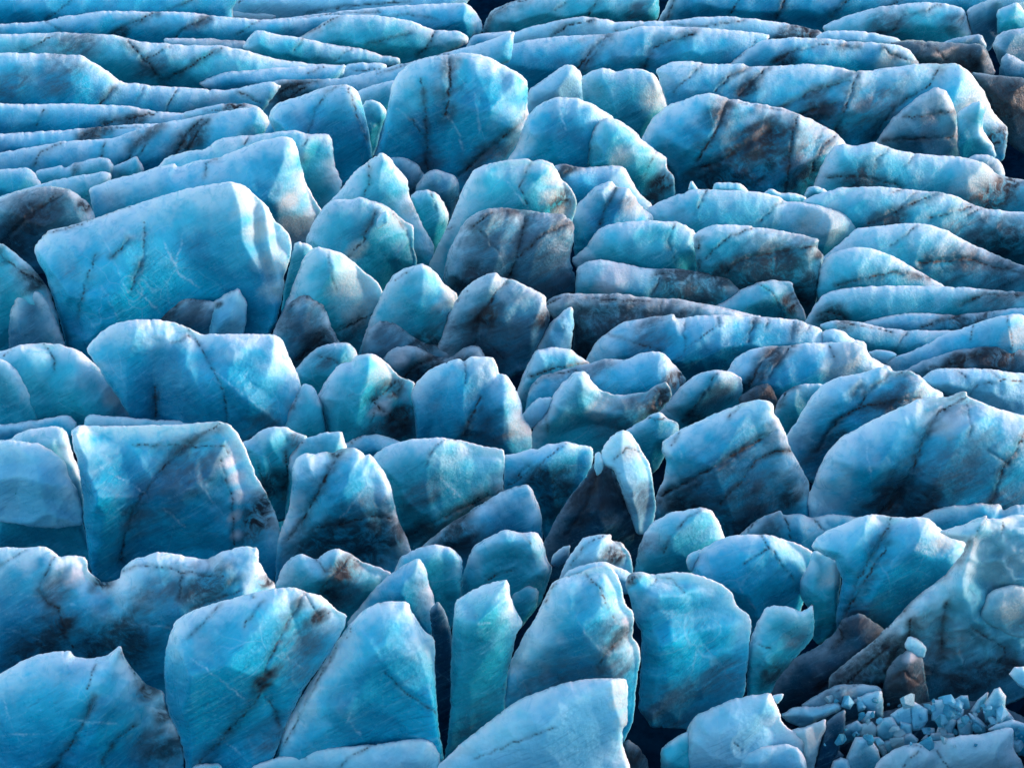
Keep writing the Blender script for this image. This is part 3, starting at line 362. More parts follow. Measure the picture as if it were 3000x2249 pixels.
S('ice_serac','E','dark','dark dirt coated serac foot between serrated crest and glinting finger',"1240,1760 1350,1540 1430,1420 1500,1330 1550,1250 1640,1270 1700,1400 1760,1500 1880,1640 1880,1880 1260,1900",f=1960,R=["1560,1300 1480,1600;-30;120"],V=["1400,1640 1500,1500 1560,1330;26"],P=["1560,1400,190 d","1700,1560,160 g"])
S('ice_fin','E','pale','narrow upright finger with golden glints, lower right of centre',"1580,1240 1590,1175 1640,1110 1700,1073 1745,1090 1800,1175 1855,1270 1870,1370 1885,1480 1860,1640 1780,1640 1720,1480 1680,1350 1650,1290 1610,1270",f=1990,R=["1700,1080 1690,1200 1740,1450;44;90"],V=["1660,1230 1720,1180 1800,1190;9"],P=["1740,1200,50 s","1800,1450,120 g"])
S('ice_chunk','E','pale','tiny pinkish splinter left of the glinting finger',"1548,1280 1550,1205 1578,1192 1605,1240 1595,1300 1565,1330",f=1995)
S('ice_block','F','teal','row of small knobs sloping up to the two tone crack block, right of centre',"40,1100 80,1060 140,1030 160,1020 200,990 250,980 290,1015 345,1040 350,1100 290,1180 240,1280 190,1330 150,1230 100,1130",f=1400,V=["180,1020 280,1015 340,1045;6"])
S('ice_serac','F','teal','two tone block split by a dark crack, half lavender half green, right of centre',"240,990 300,910 360,840 420,790 480,762 570,752 640,765 690,795 693,840 690,930 680,1010 450,1110 370,1140 320,1060",f=1160,R=["570,755 510,860 350,1060;50;110"],V=["345,1060 430,960 505,860 530,800 570,757;9"],P=["560,900,110 g","430,1010,60 d"])
S('ice_block','F','brown','rusty brown glittering patch of ice right of the two tone block',"670,900 760,840 840,825 885,930 870,1010 800,1030 680,980",f=1180,P=["800,890,100 b"])
S('ice_serac','F','blue','big rounded blue serac with darker lower bands, lower right of centre',"200,1640 225,1430 270,1330 282,1250 258,1190 253,1145 290,1110 400,1055 540,990 650,945 760,912 830,915 855,940 860,990 890,1015 930,1110 955,1190 1000,1260 1050,1360 1060,1600 950,1740 250,1740",f=1790,R=["690,940 560,1080 400,1280;-20;130","860,990 900,1200 960,1400;34;100"],V=["250,1430 430,1340 620,1230 870,1080;36","570,1470 680,1360 760,1240 870,1190 955,1190;16","310,1160 370,1075;9","620,1010 690,930"],P=["500,1480,240 g","800,1450,230 g","350,1560,180 d","950,1450,90 d","700,1600,200 d"],W=["340,1150 380,1260"])
S('ice_block','F','teal','small rounded grey green stone shaped ice behind the tall blue ridge, right side',"850,1000 890,900 930,860 1000,828 1080,826 1160,835 1120,980 1000,1150 930,1150 890,1060",f=1200,V=["890,960 920,870 980,835;14"])
S('ice_serac','F','blue','steep blue ridge with a sharp dark groove parallel to its crest, right side',"920,1130 960,1060 1010,980 1060,900 1110,845 1180,800 1300,775 1400,745 1470,735 1500,760 1590,755 1660,790 1720,850 1780,880 1700,1030 1400,1180 1250,1320 1100,1380 1000,1330 940,1190",f=1440,R=["1590,760 1450,830 1340,940;-50;110","1660,795 1500,900;24;80"],V=["1325,945 1390,850 1480,785 1590,758;18","1100,1190 1160,1080 1240,1000 1340,950 1640,910;22","1300,870 1340,840;18"],P=["1500,950,120 d","1120,1230,130 g","1200,1120,60 d","1580,830,60 g"],W=["1010,1090 1100,1150"])
S('ice_serac','F','pale','folded pale ridge with fine concentric cracks at the right edge',"1650,800 1700,762 1750,745 1900,742 2050,750 2260,780 2260,1060 2050,1010 1930,950 1800,900 1720,870",f=1130,R=["1720,850 1900,790 2100,810;30;80"],V=["1910,900 1960,840 2100,810 2260,815;12","1850,755 1900,800","2020,755 2080,800"])
S('ice_serac','F','blue','largest right hand serac, deep blue with a thick black seam down its middle',"1045,1440 1100,1290 1150,1195 1230,1110 1380,1030 1540,955 1640,910 1700,898 1800,898 1880,868 1902,870 1905,895 1960,915 2050,955 2130,975 2260,1010 2260,1680 1500,1740 1060,1740 1050,1560",f=1800,R=["1880,905 1740,1000 1640,1230 1520,1440;-60;150","1250,1120 1150,1300;30;110"],V=["1420,1540 1540,1410 1620,1260 1680,1100 1750,980 1900,900;38","1480,1500 1600,1340;50","2030,1480 2070,1320 2160,1190 2230,1060;18","1900,920 1920,1060 1910,1110;8","2000,1180 2110,1260"],P=["1500,1450,150 d","1840,1300,200 g","1650,1500,170 d","1820,1010,90 w","2100,1450,130 g"],W=["1320,1070 1370,1160 1390,1330","1380,1050 1600,1080"])

# ---- bottom left
S('ice_serac','G','blue','wide low serac with brown edged dirt patches across the lower left',"-40,468 150,470 245,460 300,495 320,515 390,508 470,525 478,600 560,660 640,640 660,580 720,530 850,493 960,505 1110,535 1200,490 1320,460 1395,470 1400,540 1440,620 1485,660 1480,800 1300,950 1000,1350 700,1370 -40,1300",f=1400,R=["480,540 480,640 600,760;-40;90","1395,470 1370,600 1300,720;30;80","320,520 230,680;24;70"],V=["210,700 250,620 275,560 300,520;10","210,705 260,770 320,800 360,960 400,1010;14","650,600 750,562 900,580 980,605 1200,630;9","150,480 60,530 0,570;8","960,745 980,610;10","480,560 520,610 620,625;12","1020,800 1300,700"],W=["380,770 520,820 700,880 920,900","620,760 700,820","0,715 220,735","0,890 220,960"],P=["300,700,110 g","560,640,70 b","420,620,60 w","1100,680,150 d","620,990,240 d","340,900,90 b","1440,650,50 b","850,700,130 g","200,1010,180 d"])
S('ice_serac','G','blue','split fang topped serac in the bottom left corner',"-40,1180 0,1150 100,1090 200,1045 300,1028 380,1025 400,1055 480,1068 560,1052 600,1035 650,993 672,1060 720,1130 790,1205 885,1245 900,1350 960,1460 990,1560 1000,1760 -40,1760",f=1850,R=["650,995 560,1120 525,1280;90;150","650,1000 760,1300;20;90","515,1280 400,1500 290,1660;-40;80"],V=["280,1670 400,1500 470,1370 515,1280;15","470,1230 515,1100;6","550,1610 620,1510 720,1425;14","660,1040 740,1160 850,1240;14"],P=["800,1230,70 b","880,1360,70 d","900,1560,120 d","800,1520,100 g"],W=["20,1220 60,1400","380,1400 640,1420","0,1480 250,1470"])
S('ice_serac','G','blue','great leaf shaped blue slab with a black diagonal vein, bottom left of centre',"883,1150 895,1020 920,920 950,860 1050,802 1190,760 1350,716 1500,685 1590,680 1660,708 1740,730 1815,800 1870,830 1865,890 1780,1040 1640,1230 1540,1430 1480,1600 1440,1780 1010,1780 1000,1620 970,1490 905,1350",f=1880,R=["1650,715 1540,900 1400,1250 1200,1500;40;200","900,1000 960,1300 1020,1600;-16;90","1450,1260 1510,1400;-30;60"],V=["1080,1630 1240,1450 1390,1290 1430,1130 1540,900 1640,720;22","1430,1270 1480,1330 1510,1430;14","1650,720 1690,800 1730,840 1810,815;11","1360,716 1372,745;6","1390,1220 1440,1150;40","1030,960 1190,780;8","1320,900 1420,760;8"],W=["1040,1070 1150,1150 1330,1290","1520,1040 1680,1160","1200,1500 1380,1650"],P=["1650,980,140 g","1600,1120,110 g","1700,850,60 b","1420,1190,60 b","1500,1500,130 g"])
S('ice_serac','G','teal','twin bumped teal serac with a rusty shadowed right side, lower centre left',"1483,680 1520,585 1560,530 1620,498 1710,533 1760,490 1820,472 1880,495 1960,545 2050,575 2115,605 2080,720 2000,860 1900,960 1800,930 1700,850 1500,800",f=1100,R=["1850,480 1760,600 1740,760;50;130"],V=["1730,700 1800,620 1860,560 1880,515;12","1880,520 1950,545","1710,535 1760,610"],P=["1850,600,90 b","1860,700,130 g","1780,720,60 d"])
S('ice_serac','H','blue','sharp pointed bright serac behind the triangular one, bottom centre left',"210,880 330,725 430,625 530,555 600,524 635,565 660,670 690,760 740,870 620,1000 300,960",f=1150,R=["610,530 660,700 700,860;40;80"])
S('ice_serac','H','blue','tall triangular serac with a flat bright facet, bottom left of centre',"-175,1620 -130,1430 -60,1320 0,1220 130,1020 230,880 310,800 390,762 470,758 545,757 570,830 620,900 690,960 690,1150 700,1330 720,1500 740,1600 700,1780 0,1800 -190,1760",f=1850,R=["545,760 590,1000 650,1200 700,1480;110;170","290,930 420,1110 520,1210 660,1290;36;90","80,1190 -20,1330 200,1330;24;80"],V=["360,765 410,762;8","210,960 240,900","420,1150 540,1260 690,1360;6","-160,1600 40,1220 220,900;8"],W=["210,1420 260,1250","230,1400 300,1500","460,1020 560,880"])
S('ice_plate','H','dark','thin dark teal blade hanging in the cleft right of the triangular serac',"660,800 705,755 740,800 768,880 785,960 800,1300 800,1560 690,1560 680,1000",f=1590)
S('ice_serac','H','teal','rounded dusky teal serac behind the sharp pointed one, bottom centre',"462,620 500,520 580,475 650,458 710,450 790,475 840,530 838,620 825,740 800,880 760,930 700,860 620,640",f=1020,R=["800,485 800,700;24;60"],V=["470,570 500,520;6"])
S('ice_serac','H','teal','helmet shaped serac with a flat frosted top, bottom centre',"820,780 840,620 870,520 900,460 960,420 1060,371 1150,385 1240,386 1275,430 1295,530 1325,580 1290,690 1250,790 1100,880 830,900",f=950,R=["880,500 1000,440 1110,435 1200,450 1290,560;44;90","1190,440 1240,600;20;80"],V=["980,640 1040,605 1110,590;12","1200,450 1160,385;6"])
S('ice_block','H','teal','small smooth ball of ice beside the dark slanting cleft, bottom centre',"1090,720 1130,680 1180,671 1230,685 1255,710 1235,800 1160,900 1105,850",f=1010)
S('ice_serac','H','teal','narrow upright pillar with a flat slanting top, bottom centre',"773,1150 785,900 800,755 860,715 950,670 1040,645 1085,642 1095,730 1125,800 1165,880 1125,950 1115,1010 1085,1130 1070,1260 1060,1560 800,1660 740,1620 775,1350",f=1750,R=["800,850 920,885 1085,745;50;100","1085,650 1095,760 1000,1000 880,1200;50;120"],V=["1060,1240 1120,960;8"],P=["960,1450,160 g"],W=["920,885 980,880"])
S('ice_serac','H','blue','large pointed arch serac with a brown veined right shoulder, bottom centre right',"1040,1290 1100,1080 1160,960 1230,850 1290,720 1330,650 1380,630 1480,605 1520,580 1570,563 1640,572 1680,620 1700,700 1720,780 1760,810 1762,880 1755,950 1790,1000 1800,1060 1780,1180 1760,1400 1700,1540 1100,1600",f=1700,R=["1520,600 1600,760 1660,870 1710,900;60;130","1340,670 1230,880 1130,1130;50;100","1130,1130 1200,1200 1300,1170;-20;60"],V=["1500,600 1580,700 1640,830 1700,900;11","1340,660 1280,760;8","1560,1110 1620,1030 1720,930;26","1320,640 1480,600;6"],W=["1370,780 1560,1000 1600,1060","1590,1030 1560,1150"],P=["1660,940,110 g","1300,1250,200 g","1730,860,30 w","1650,1130,110 g"])
S('ice_serac','H','pale','lens shaped cracked shell with rusty torn edges behind the arch serac',"1350,660 1400,540 1450,470 1480,420 1540,402 1590,397 1645,395 1640,430 1700,440 1740,500 1762,590 1750,700 1600,700 1480,680 1400,700",f=1060,R=["1620,410 1500,520 1420,640;34;80"],V=["1420,570 1500,460 1600,400;10","1630,470 1645,430 1700,440;12","1590,540 1640,470"],P=["1680,500,70 b","1620,560,60 g"])
S('ice_chunk','H','grey','small grey flake left of the lens shaped shell',"1310,560 1325,510 1370,470 1425,450 1410,540 1350,580",f=980)
S('ice_chunk','H','pale','frosted rubble ledge behind the top of the arch serac',"1370,650 1400,600 1460,570 1540,548 1600,540 1660,565 1740,600 1800,640 1780,720 1500,700",f=1240)

# ---- bottom right
S('ice_serac','I','blue','large rounded pillar with a flat turquoise face and a horizontal step, bottom right of centre',"55,660 75,620 100,605 150,595 200,615 290,600 380,600 490,625 590,670 640,720 665,785 720,825 742,870 730,980 715,1120 708,1250 620,1370 420,1450 200,1440 130,1340 140,1100 150,950 110,850 80,740",f=1500,R=["110,620 190,740 205,900 260,1000 200,1380;90;140","265,1000 400,935 560,900 735,860;44;110","250,730 370,720 560,680;36;80"],V=["190,690 235,620;8","240,625 320,650 378,710;6"],P=["600,1160,140 g","300,1340,160 g","90,640,50 b"])
S('ice_serac','I','teal','rounded teal serac with a curved brown crack, right of the glinting finger base',"100,640 130,460 160,390 210,330 300,280 400,262 480,252 520,265 555,310 580,370 605,430 540,560 400,680 250,720 110,700",f=930,R=["480,255 420,330 300,420;26;80"],V=["340,362 390,310 480,258;9","300,420 260,500"],P=["180,470,70 g"])
S('ice_serac','I','blue','dome shaped serac with branching cracks on its face, bottom right',"405,660 430,525 470,475 560,425 660,398 790,397 870,408 960,435 1075,490 1070,590 1030,720 1000,830 850,980 740,980 700,880 600,760 480,720",f=1060,R=["840,420 830,480 680,620;34;110","840,470 960,620 980,780;34;110"],V=["830,470 790,400;6","835,475 900,560 970,650;7","700,560 830,475;5"],W=["640,640 760,800"])
S('ice_chunk','I','pale','small pale shard between the teal and dome shaped seracs, bottom right',"385,545 400,505 470,472 450,530 415,600 395,580",f=1080)
S('ice_serac','I','teal','twisted pale column on the right side of the dome shaped serac',"1000,640 1050,560 1072,485 1110,487 1180,520 1222,580 1225,650 1210,730 1222,860 1190,930 1100,1000 1050,930 1060,820 1000,730",f=1110,R=["1190,540 1180,700 1200,860;30;70"],P=["1190,620,70 s"])
S('ice_block','I','teal','leaning lobed block with a scooped top in front of the dome shaped serac',"715,1330 718,1100 735,960 770,870 820,790 870,778 950,790 1000,815 1040,800 1070,770 1082,880 1070,960 980,1060 880,1180 800,1400",f=1450,R=["1020,830 900,960 800,1150;44;90","870,780 960,830;14;50"],P=["980,960,70 g","850,1150,90 d"],V=["780,990 840,1015;7"])
S('ice_serac','I','blue','broad serac with a deep black crack curving down its face, bottom right',"1060,470 1090,415 1140,380 1230,345 1320,305 1400,287 1500,302 1620,303 1690,302 1730,340 1780,385 1900,440 1890,560 1760,720 1600,840 1450,1040 1250,1100 1190,860 1230,650 1190,540",f=1180,R=["1500,305 1440,450 1320,640 1250,820;-60;110","1690,305 1760,420 1860,500;40;100"],V=["1250,830 1320,640 1400,500 1450,410 1500,305;18","1290,760 1370,620 1470,470;26"],P=["1330,880,130 g","1250,920,90 d","1780,440,60 s","1400,960,90 d"])
S('ice_serac','I','blue','row of frosted hillocks behind the cracked serac, bottom right',"630,430 720,360 780,305 850,285 895,267 915,293 1000,284 1060,308 1160,287 1330,303 1300,460 1100,540 900,560",f=640,R=["900,280 960,400;-20;60"],V=["720,390 770,310;8","960,430 920,310","1130,380 1070,310"],P=["850,360,70 g"])
S('ice_serac','I','blue','ragged saw edged ledge at the right edge, bottom right',"1620,320 1720,262 1780,250 1820,238 1900,240 1960,228 2030,235 2085,232 2095,275 2150,238 2260,238 2260,420 1900,460 1740,440",f=640,R=["2090,260 2110,330;-14;40"])
S('ice_serac','I','pearl','massive pebbly ice wall with a round hollow filling the lower right edge',"1750,380 1880,345 1960,310 2010,293 2014,312 2090,312 2160,290 2260,295 2260,1250 2100,1330 1720,1350 1620,1200 1500,1180 1300,1260 1150,1330 1160,1160 1400,970 1540,830 1620,740 1780,620 1880,500 1900,440 1800,410",f=1400,soft=1,R=["2010,300 1930,440 1870,640 1930,860;70;160","2000,450 1990,620 2060,690;-50;100","1700,760 1640,950 1680,1200;50;110","1880,700 1830,900 1860,1100;44;100","1500,960 1460,1100;36;80"],V=["1380,1000 1480,890 1560,810 1620,740 1780,620 1860,540 1920,440;14","1930,440 2010,310;7","2100,330 2080,420;7","1150,1300 1300,1150 1480,1000;60","1600,850 1590,960 1560,1090;22","1800,760 1770,900 1760,1060;18","1930,900 2020,960 2110,1010;20","1660,1120 1780,1160 1900,1150;26","2110,1000 2110,1100 2211,1120;20"],P=["2120,560,120 s","1960,560,90 s","1850,1200,110 d","1300,1180,170 d","2100,1120,90 d","1450,1060,150 d","1600,1150,130 d","1950,1180,150 d","1780,1000,130 g","1650,900,110 g"])
S('ice_block','I','pearl','rounded lobe jutting from the massive pebbly wall at the right edge',"1960,860 1990,760 2020,710 2060,690 2150,665 2260,690 2260,960 2150,950 2080,910",f=1430,P=["2160,760,90 s","2180,880,80 g"])
S('ice_block','I','brown','rust streaked honey coloured block beside the rubble pile, bottom right',"1440,1250 1470,1130 1530,1050 1600,1010 1660,1060 1680,1180 1705,1310 1600,1390 1480,1380",f=1460,R=["1600,1015 1560,1150 1600,1300;34;80"],V=["1500,1180 1560,1140 1640,1200;14","1560,1300 1650,1230"],P=["1580,1190,90 o","1520,1280,50 o","1600,1060,40 w"])
S('ice_chunk','I','pale','crusty knob on top of the rust streaked honey block',"1560,1000 1590,945 1640,960 1690,1010 1670,1070 1600,1040",f=1470)
S('ice_plate','I','grey','dark flat slab lying at the mouth of the black hollow, bottom right',"1000,1320 1100,1260 1200,1210 1320,1200 1440,1215 1455,1350 1440,1440 1300,1470 1180,1430",f=1500,R=["1200,1215 1250,1330;20;80"],V=["1200,1240 1330,1205"],P=["1200,1300,80 g"])
S('ice_chunk','I','pale','small angular plate propped on the dark flat slab',"1275,1300 1320,1275 1360,1255 1440,1235 1455,1290 1450,1395 1390,1375 1320,1325",f=1530)
S('ice_plate','I','pale','smooth white tongue of ice above the bottom right rubble',"895,1372 960,1330 1020,1322 1090,1328 1200,1300 1228,1325 1215,1350 1130,1390 1020,1445 930,1410",f=1560,R=["910,1370 1060,1380 1220,1325;20;40"])
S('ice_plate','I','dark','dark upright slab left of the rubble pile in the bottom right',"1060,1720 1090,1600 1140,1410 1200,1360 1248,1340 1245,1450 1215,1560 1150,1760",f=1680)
S('ice_block','I','cream','cream sided wedge right of the pebbled boulder, bottom right',"925,1450 1020,1440 1080,1415 1142,1388 1140,1440 1100,1560 1060,1760 1010,1760 1015,1520",f=1700,R=["1030,1440 1040,1600;24;50"],P=["1080,1480,60 s"])
S('ice_block','I','pale','large pebbled boulder with black specks in the bottom right corner area',"330,1760 380,1550 388,1450 440,1370 560,1320 640,1285 760,1262 840,1250 865,1300 890,1350 900,1400 935,1440 1022,1490 1030,1600 1042,1760",f=1720,R=["840,1255 800,1360 700,1500;40;90","700,1540 800,1440 900,1450;-30;70"],V=["640,1520 690,1560;9"])
S('ice_chunk','I','pale','sharp little tip beside the top of the pebbled boulder',"845,1280 860,1262 917,1254 905,1285 880,1315",f=1710)
S('ice_block','I','pale','scalloped white block overlapping the front of the pebbled boulder',"550,1760 640,1650 660,1570 800,1540 930,1525 1000,1550 1035,1610 1048,1760",f=1760,R=["1000,1555 1010,1700;24;50"])
S('ice_block','I','teal','low blue block left of the pebbled boulder at the bottom edge',"248,1640 250,1550 320,1500 400,1455 420,1560 400,1760 260,1760",f=1735)
S('ice_block','H','brown','small mottled brown boulder at the bottom edge beside the big pale slab',"1703,1620 1703,1520 1735,1500 1790,1540 1840,1620 1855,1760 1740,1760",f=1700,P=["1770,1590,60 b"])
S('ice_block','I','cream','frosted boulder with fine curved cracks filling the bottom right corner',"1360,1760 1420,1620 1500,1555 1600,1525 1740,1510 1850,1485 2000,1470 2060,1450 2120,1440 2155,1445 2155,1560 2200,1620 2240,1760",f=1760,R=["1740,1515 1760,1600 1700,1700;-24;60","1600,1530 1560,1640;24;70"],V=["1600,1530 1740,1560 1800,1650;6","1560,1650 1640,1570","1740,1515 1700,1540"])
S('ice_plate','H','pale','flat topped pale slab crossed by a brown crack along the bottom edge, left of centre',"-340,1780 -300,1650 -200,1610 0,1560 150,1545 350,1530 500,1508 620,1495 680,1510 722,1560 718,1640 740,1780",f=1880,V=["170,1680 220,1600 340,1540;9","-40,1590 -10,1610"],R=["650,1500 600,1620;30;80"])
S('ice_chunk','G','teal','small pale lump at the bottom edge below the leaf shaped slab',"1005,1760 1030,1645 1100,1630 1190,1633 1225,1760",f=1900)
S('ice_serac','H','pale','large pale smooth slab sloping up to a glinting right edge, bottom centre',"700,1780 705,1640 745,1610 760,1590 850,1510 960,1420 1050,1350 1150,1285 1280,1235 1400,1195 1530,1175 1640,1173 1720,1172 1733,1230 1728,1420 1700,1450 1710,1560 1740,1640 1765,1780",f=1920,R=["1640,1178 1655,1320 1700,1450 1720,1600;70;100","760,1600 1000,1560 1200,1480;-16;90"],V=["900,1610 1100,1530 1200,1490 1330,1440;7"],P=["1700,1230,60 s","1720,1400,60 s","1690,1300,50 s"])

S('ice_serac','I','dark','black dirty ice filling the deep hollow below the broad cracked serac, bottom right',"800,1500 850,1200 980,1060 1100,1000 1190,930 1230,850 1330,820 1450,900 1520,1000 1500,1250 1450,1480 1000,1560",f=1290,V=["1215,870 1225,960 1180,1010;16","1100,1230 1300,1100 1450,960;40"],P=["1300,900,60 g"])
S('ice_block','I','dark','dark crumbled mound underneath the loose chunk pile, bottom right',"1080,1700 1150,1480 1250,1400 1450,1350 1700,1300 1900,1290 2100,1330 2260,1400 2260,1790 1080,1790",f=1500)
# ---- loose chunks in the rubble pile, bottom right
CH = [
('pale',"1485,1370 1530,1340 1580,1315 1600,1330 1612,1400 1590,1455 1540,1445",'split left half of the cube like chunk at the top of the rubble pile'),
('pale',"1568,1295 1620,1300 1690,1340 1695,1400 1660,1450 1605,1460 1600,1340",'squarish bright chunk at the top of the rubble pile'),
('pale',"1718,1290 1780,1285 1850,1310 1890,1340 1880,1390 1800,1430 1710,1400",'largest clear teal chunk in the rubble pile'),
('pale',"1735,1470 1760,1400 1820,1375 1850,1400 1825,1475",'whitish chunk tucked under the largest teal one'),
('pale',"1845,1400 1900,1365 1940,1420 1932,1490 1860,1495",'rounded teal chunk right of the whitish one in the rubble'),
('pearl',"1908,1355 1960,1380 2012,1430 2000,1478 1945,1470",'leaning grey slate shaped chunk in the rubble'),
('pearl',"1805,1305 1870,1265 1908,1265 1922,1335 1885,1350",'dusky chunk behind the largest teal one'),
('pearl',"1915,1355 1960,1290 2022,1238 2012,1290 1960,1375",'upright pointed splinter at the back of the rubble'),
('pearl',"1985,1330 2050,1230 2080,1220 2115,1270 2110,1330 2165,1400 2080,1430 2000,1410",'large fanged grey chunk at the back right of the rubble'),
('pale',"1535,1400 1605,1420 1608,1475 1548,1490",'small diamond chip below the split cube like chunk'),
('pale',"1515,1540 1550,1480 1600,1465 1645,1505 1620,1540",'flat pale pebble at the front of the rubble pile'),
('pearl',"1412,1440 1440,1390 1500,1378 1532,1430 1520,1490 1470,1525 1420,1490",'lavender crusted chunk left of the rubble centre'),
('grey',"1220,1510 1245,1430 1310,1398 1345,1430 1320,1500 1240,1530",'brown grey chunk with a frosty patch at the left of the rubble'),
('cream',"1300,1480 1330,1420 1390,1405 1422,1440 1412,1500",'cream chunk right of the brown grey frosty one'),
('pale',"1328,1405 1368,1350 1408,1350 1400,1382 1350,1418",'tiny upturned white flake left of the rubble'),
('pearl',"1250,1600 1300,1490 1380,1485 1425,1560 1442,1640 1400,1690 1270,1710",'big smooth greenish grey block at the front left of the rubble'),
('cream',"1385,1490 1430,1488 1472,1570 1455,1610 1425,1560",'cream coloured plate leaning on the greenish grey block'),
('pale',"1150,1700 1180,1620 1220,1598 1265,1612 1305,1690 1250,1740 1150,1740",'pale teal lump at the bottom edge left of the rubble'),
('dark',"1138,1650 1160,1580 1205,1555 1242,1590 1190,1660",'dark lump behind the pale teal bottom one'),
('pale',"1688,1440 1728,1440 1732,1472 1698,1478",'tiny bright crumb in the middle of the rubble'),
('pale',"1650,1508 1690,1468 1698,1505",'tiny triangular crumb at the front of the rubble'),
('pale',"1695,1520 1708,1470 1770,1462 1832,1472 1845,1505",'low wide teal chunk under the whitish one'),
('blue',"2000,1455 2060,1420 2150,1395 2260,1430 2260,1600 2180,1590 2150,1470",'dull blue block at the right edge behind the frosted corner boulder'),
('pale',"2128,1150 2160,1112 2211,1110 2260,1140 2260,1260 2180,1210",'smooth white boulder at the right edge below the pebbly wall'),
('pale',"1590,1560 1610,1530 1680,1515 1745,1512 1730,1560 1650,1580",'squared pale brick shaped chunk on the corner boulder'),
('pearl',"1440,1545 1460,1510 1520,1500 1530,1545 1480,1580",'flat grey chunk at the foot of the lavender crusted one'),
]
for m_,p_,l_ in CH:
    ys=[float(q.split(',')[1]) for q in p_.split()]
    S('ice_chunk','I',m_,l_,p_,f=1540+0.35*(max(ys)-1290),closed=1)
# ------------------------------------------------------------------ one block of ice = one mesh
GROUP = {'ice_ridge':'long ice ridges across the upper glacier', 'ice_serac':'seracs standing in crevassed rows',
         'ice_block':'smaller blocks wedged between the seracs', 'ice_chunk':'loose broken chunks of ice',
         'ice_plate':'flat slabs of broken ice', 'ice_fin':'thin upright fins of ice'}
CAT = {'ice_ridge':'ice ridge','ice_serac':'serac','ice_block':'ice block','ice_chunk':'ice chunk','ice_plate':'ice slab',
       'ice_fin':'ice fin','snow_patch':'snow patch','snow_crust':'snow crust'}
LEAN = math.radians(7)
DEP = np.full((400, 460), 1e9)      # how near the ice already stands, by direction
def hround(s): s = np.clip(s, 0, 1); return np.sqrt(np.maximum(1-(1-s)**2, 0))
def build_block(idx, kind, tile, mat, label, pts, k):
    r = np.random.RandomState(100+idx)
    poly = topx(tile, parse(pts))
    closed = k.get('closed', 0)
    miny, maxy = poly[:,1].min(), poly[:,1].max(); minx, maxx = poly[:,0].min(), poly[:,0].max()
    foot = k['f']*U + SHEET[tile][1] if 'f' in k else maxy+4
    W, H = maxx-minx, maxy-miny
    area = 0.5*abs(np.dot(poly[:,0], np.roll(poly[:,1],1))-np.dot(poly[:,1], np.roll(poly[:,0],1)))
    size = min(math.sqrt(area), min(W, H)*1.3)
    h = 5.0 if size > 60 else (3.6 if size > 30 else 2.6)
    P = smooth_poly(poly, 1) if not closed else poly
    P = resample(P, h)
    # which outline points are buried bottom ones: outward normal down and low down in the block
    n = len(P); tang = np.roll(P,-1,0)-np.roll(P,1,0); nor = np.stack([tang[:,1], -tang[:,0]],1)
    sgn = 1 if np.dot(P[:,0], np.roll(P[:,1],-1))-np.dot(np.roll(P[:,0],-1), P[:,1]) > 0 else -1
    nor = nor*sgn/(np.linalg.norm(nor,axis=1,keepdims=True)+1e-9)
    # crest height per column
    raised = closed or kind in ('snow_crust', 'ice_chunk') or foot > maxy+6
    ntop = np.zeros(n, bool) if raised else ((nor[:,1] > 0.80) & (P[:,1] > miny+0.45*H)) | ((nor[:,1] > 0.3) & (P[:,1] > maxy-0.10*H))
    # clipped by the frame edges
    off = (P[:,0] < -4) | (P[:,0] > 3004) | (P[:,1] > 2262)
    bottom = ntop | (off & (not raised))
    # chipped crest outline
    j = fbm(P[:,0], P[:,1], 22, 3, idx*3.1)*1.3 + fbm(P[:,0], P[:,1], 7, 2, idx*1.7)*0.9
    j = j*1.35 - 5.5*np.clip(fbm(P[:,0], P[:,1], 12, 2, idx*2.2)-0.62, 0, 0.6)
    if closed: j *= 0.4
    amp = np.where(bottom, 0, min(1.0, size/70))
    P = P + nor*(j*amp)[:,None]
    A, B = P, np.roll(P,-1,0)
    segkeep = ~(bottom & np.roll(bottom,-1))
    SA, SB = A[segkeep], B[segkeep]
    # interior grid
    gx = np.arange(minx-h, maxx+h, h); gy = np.arange(miny-h, maxy+h, h*0.87)
    G = np.array([[x+(h/2 if i % 2 else 0), y] for i, y in enumerate(gy) for x in gx])
    G = G + r.uniform(-0.12,0.12,G.shape)*h
    G = G[inside(G, P)]
    dAll = np.concatenate([segdist(G[i:i+4000], A, B)[0].min(1) for i in range(0, len(G), 4000)]) if len(G) else np.zeros(0)
    G = G[dAll > h*0.55]
    V2 = np.concatenate([P, G])
    res = delaunay_2d_cdt([Vector(v) for v in V2.tolist()], [(i,(i+1) % n) for i in range(n)], [list(range(n))], 1, 1e-4)
    vv = np.array([[v.x, v.y] for v in res[0]]); faces = res[2]; orig = res[3]
    isb = np.zeros(len(vv), bool); isbot = np.zeros(len(vv), bool)
    for i, o in enumerate(orig):
        for q in o:
            if q < n:
                isb[i] = True; isbot[i] = bottom[q]
    NA = nor[segkeep]
    bl = r.uniform(0.75, 1.3)
    slope = np.where(NA[:,1] < -0.35, 0.80, np.where(NA[:,0] > 0, 0.95, 1.7)); slope = np.where(NA[:,1] > 0.5, 2.2, slope)
    if kind == 'ice_ridge': slope = np.where(NA[:,1] < -0.35, 0.55, 0.6)
    sm_ = np.convolve(np.concatenate([slope[-4:], slope, slope[:4]]), np.ones(9)/9, 'same')[4:-4] if len(slope) > 9 else slope
    slope = sm_*bl*(1+0.35*fbm(SA[:,0], SA[:,1], 45, 2, idx*3.7))
    if closed: slope = slope*1.3
    if len(SA):
        dd = [segdist(vv[i:i+4000], SA, SB)[0] for i in range(0, len(vv), 4000)]
        dv = np.concatenate([q.min(1) for q in dd]); bev = np.concatenate([(q*slope[None]).min(1) for q in dd])
    else: dv = np.full(len(vv), 50.0); bev = dv*1.0
    dv = np.where(isb & ~isbot, 0, dv)
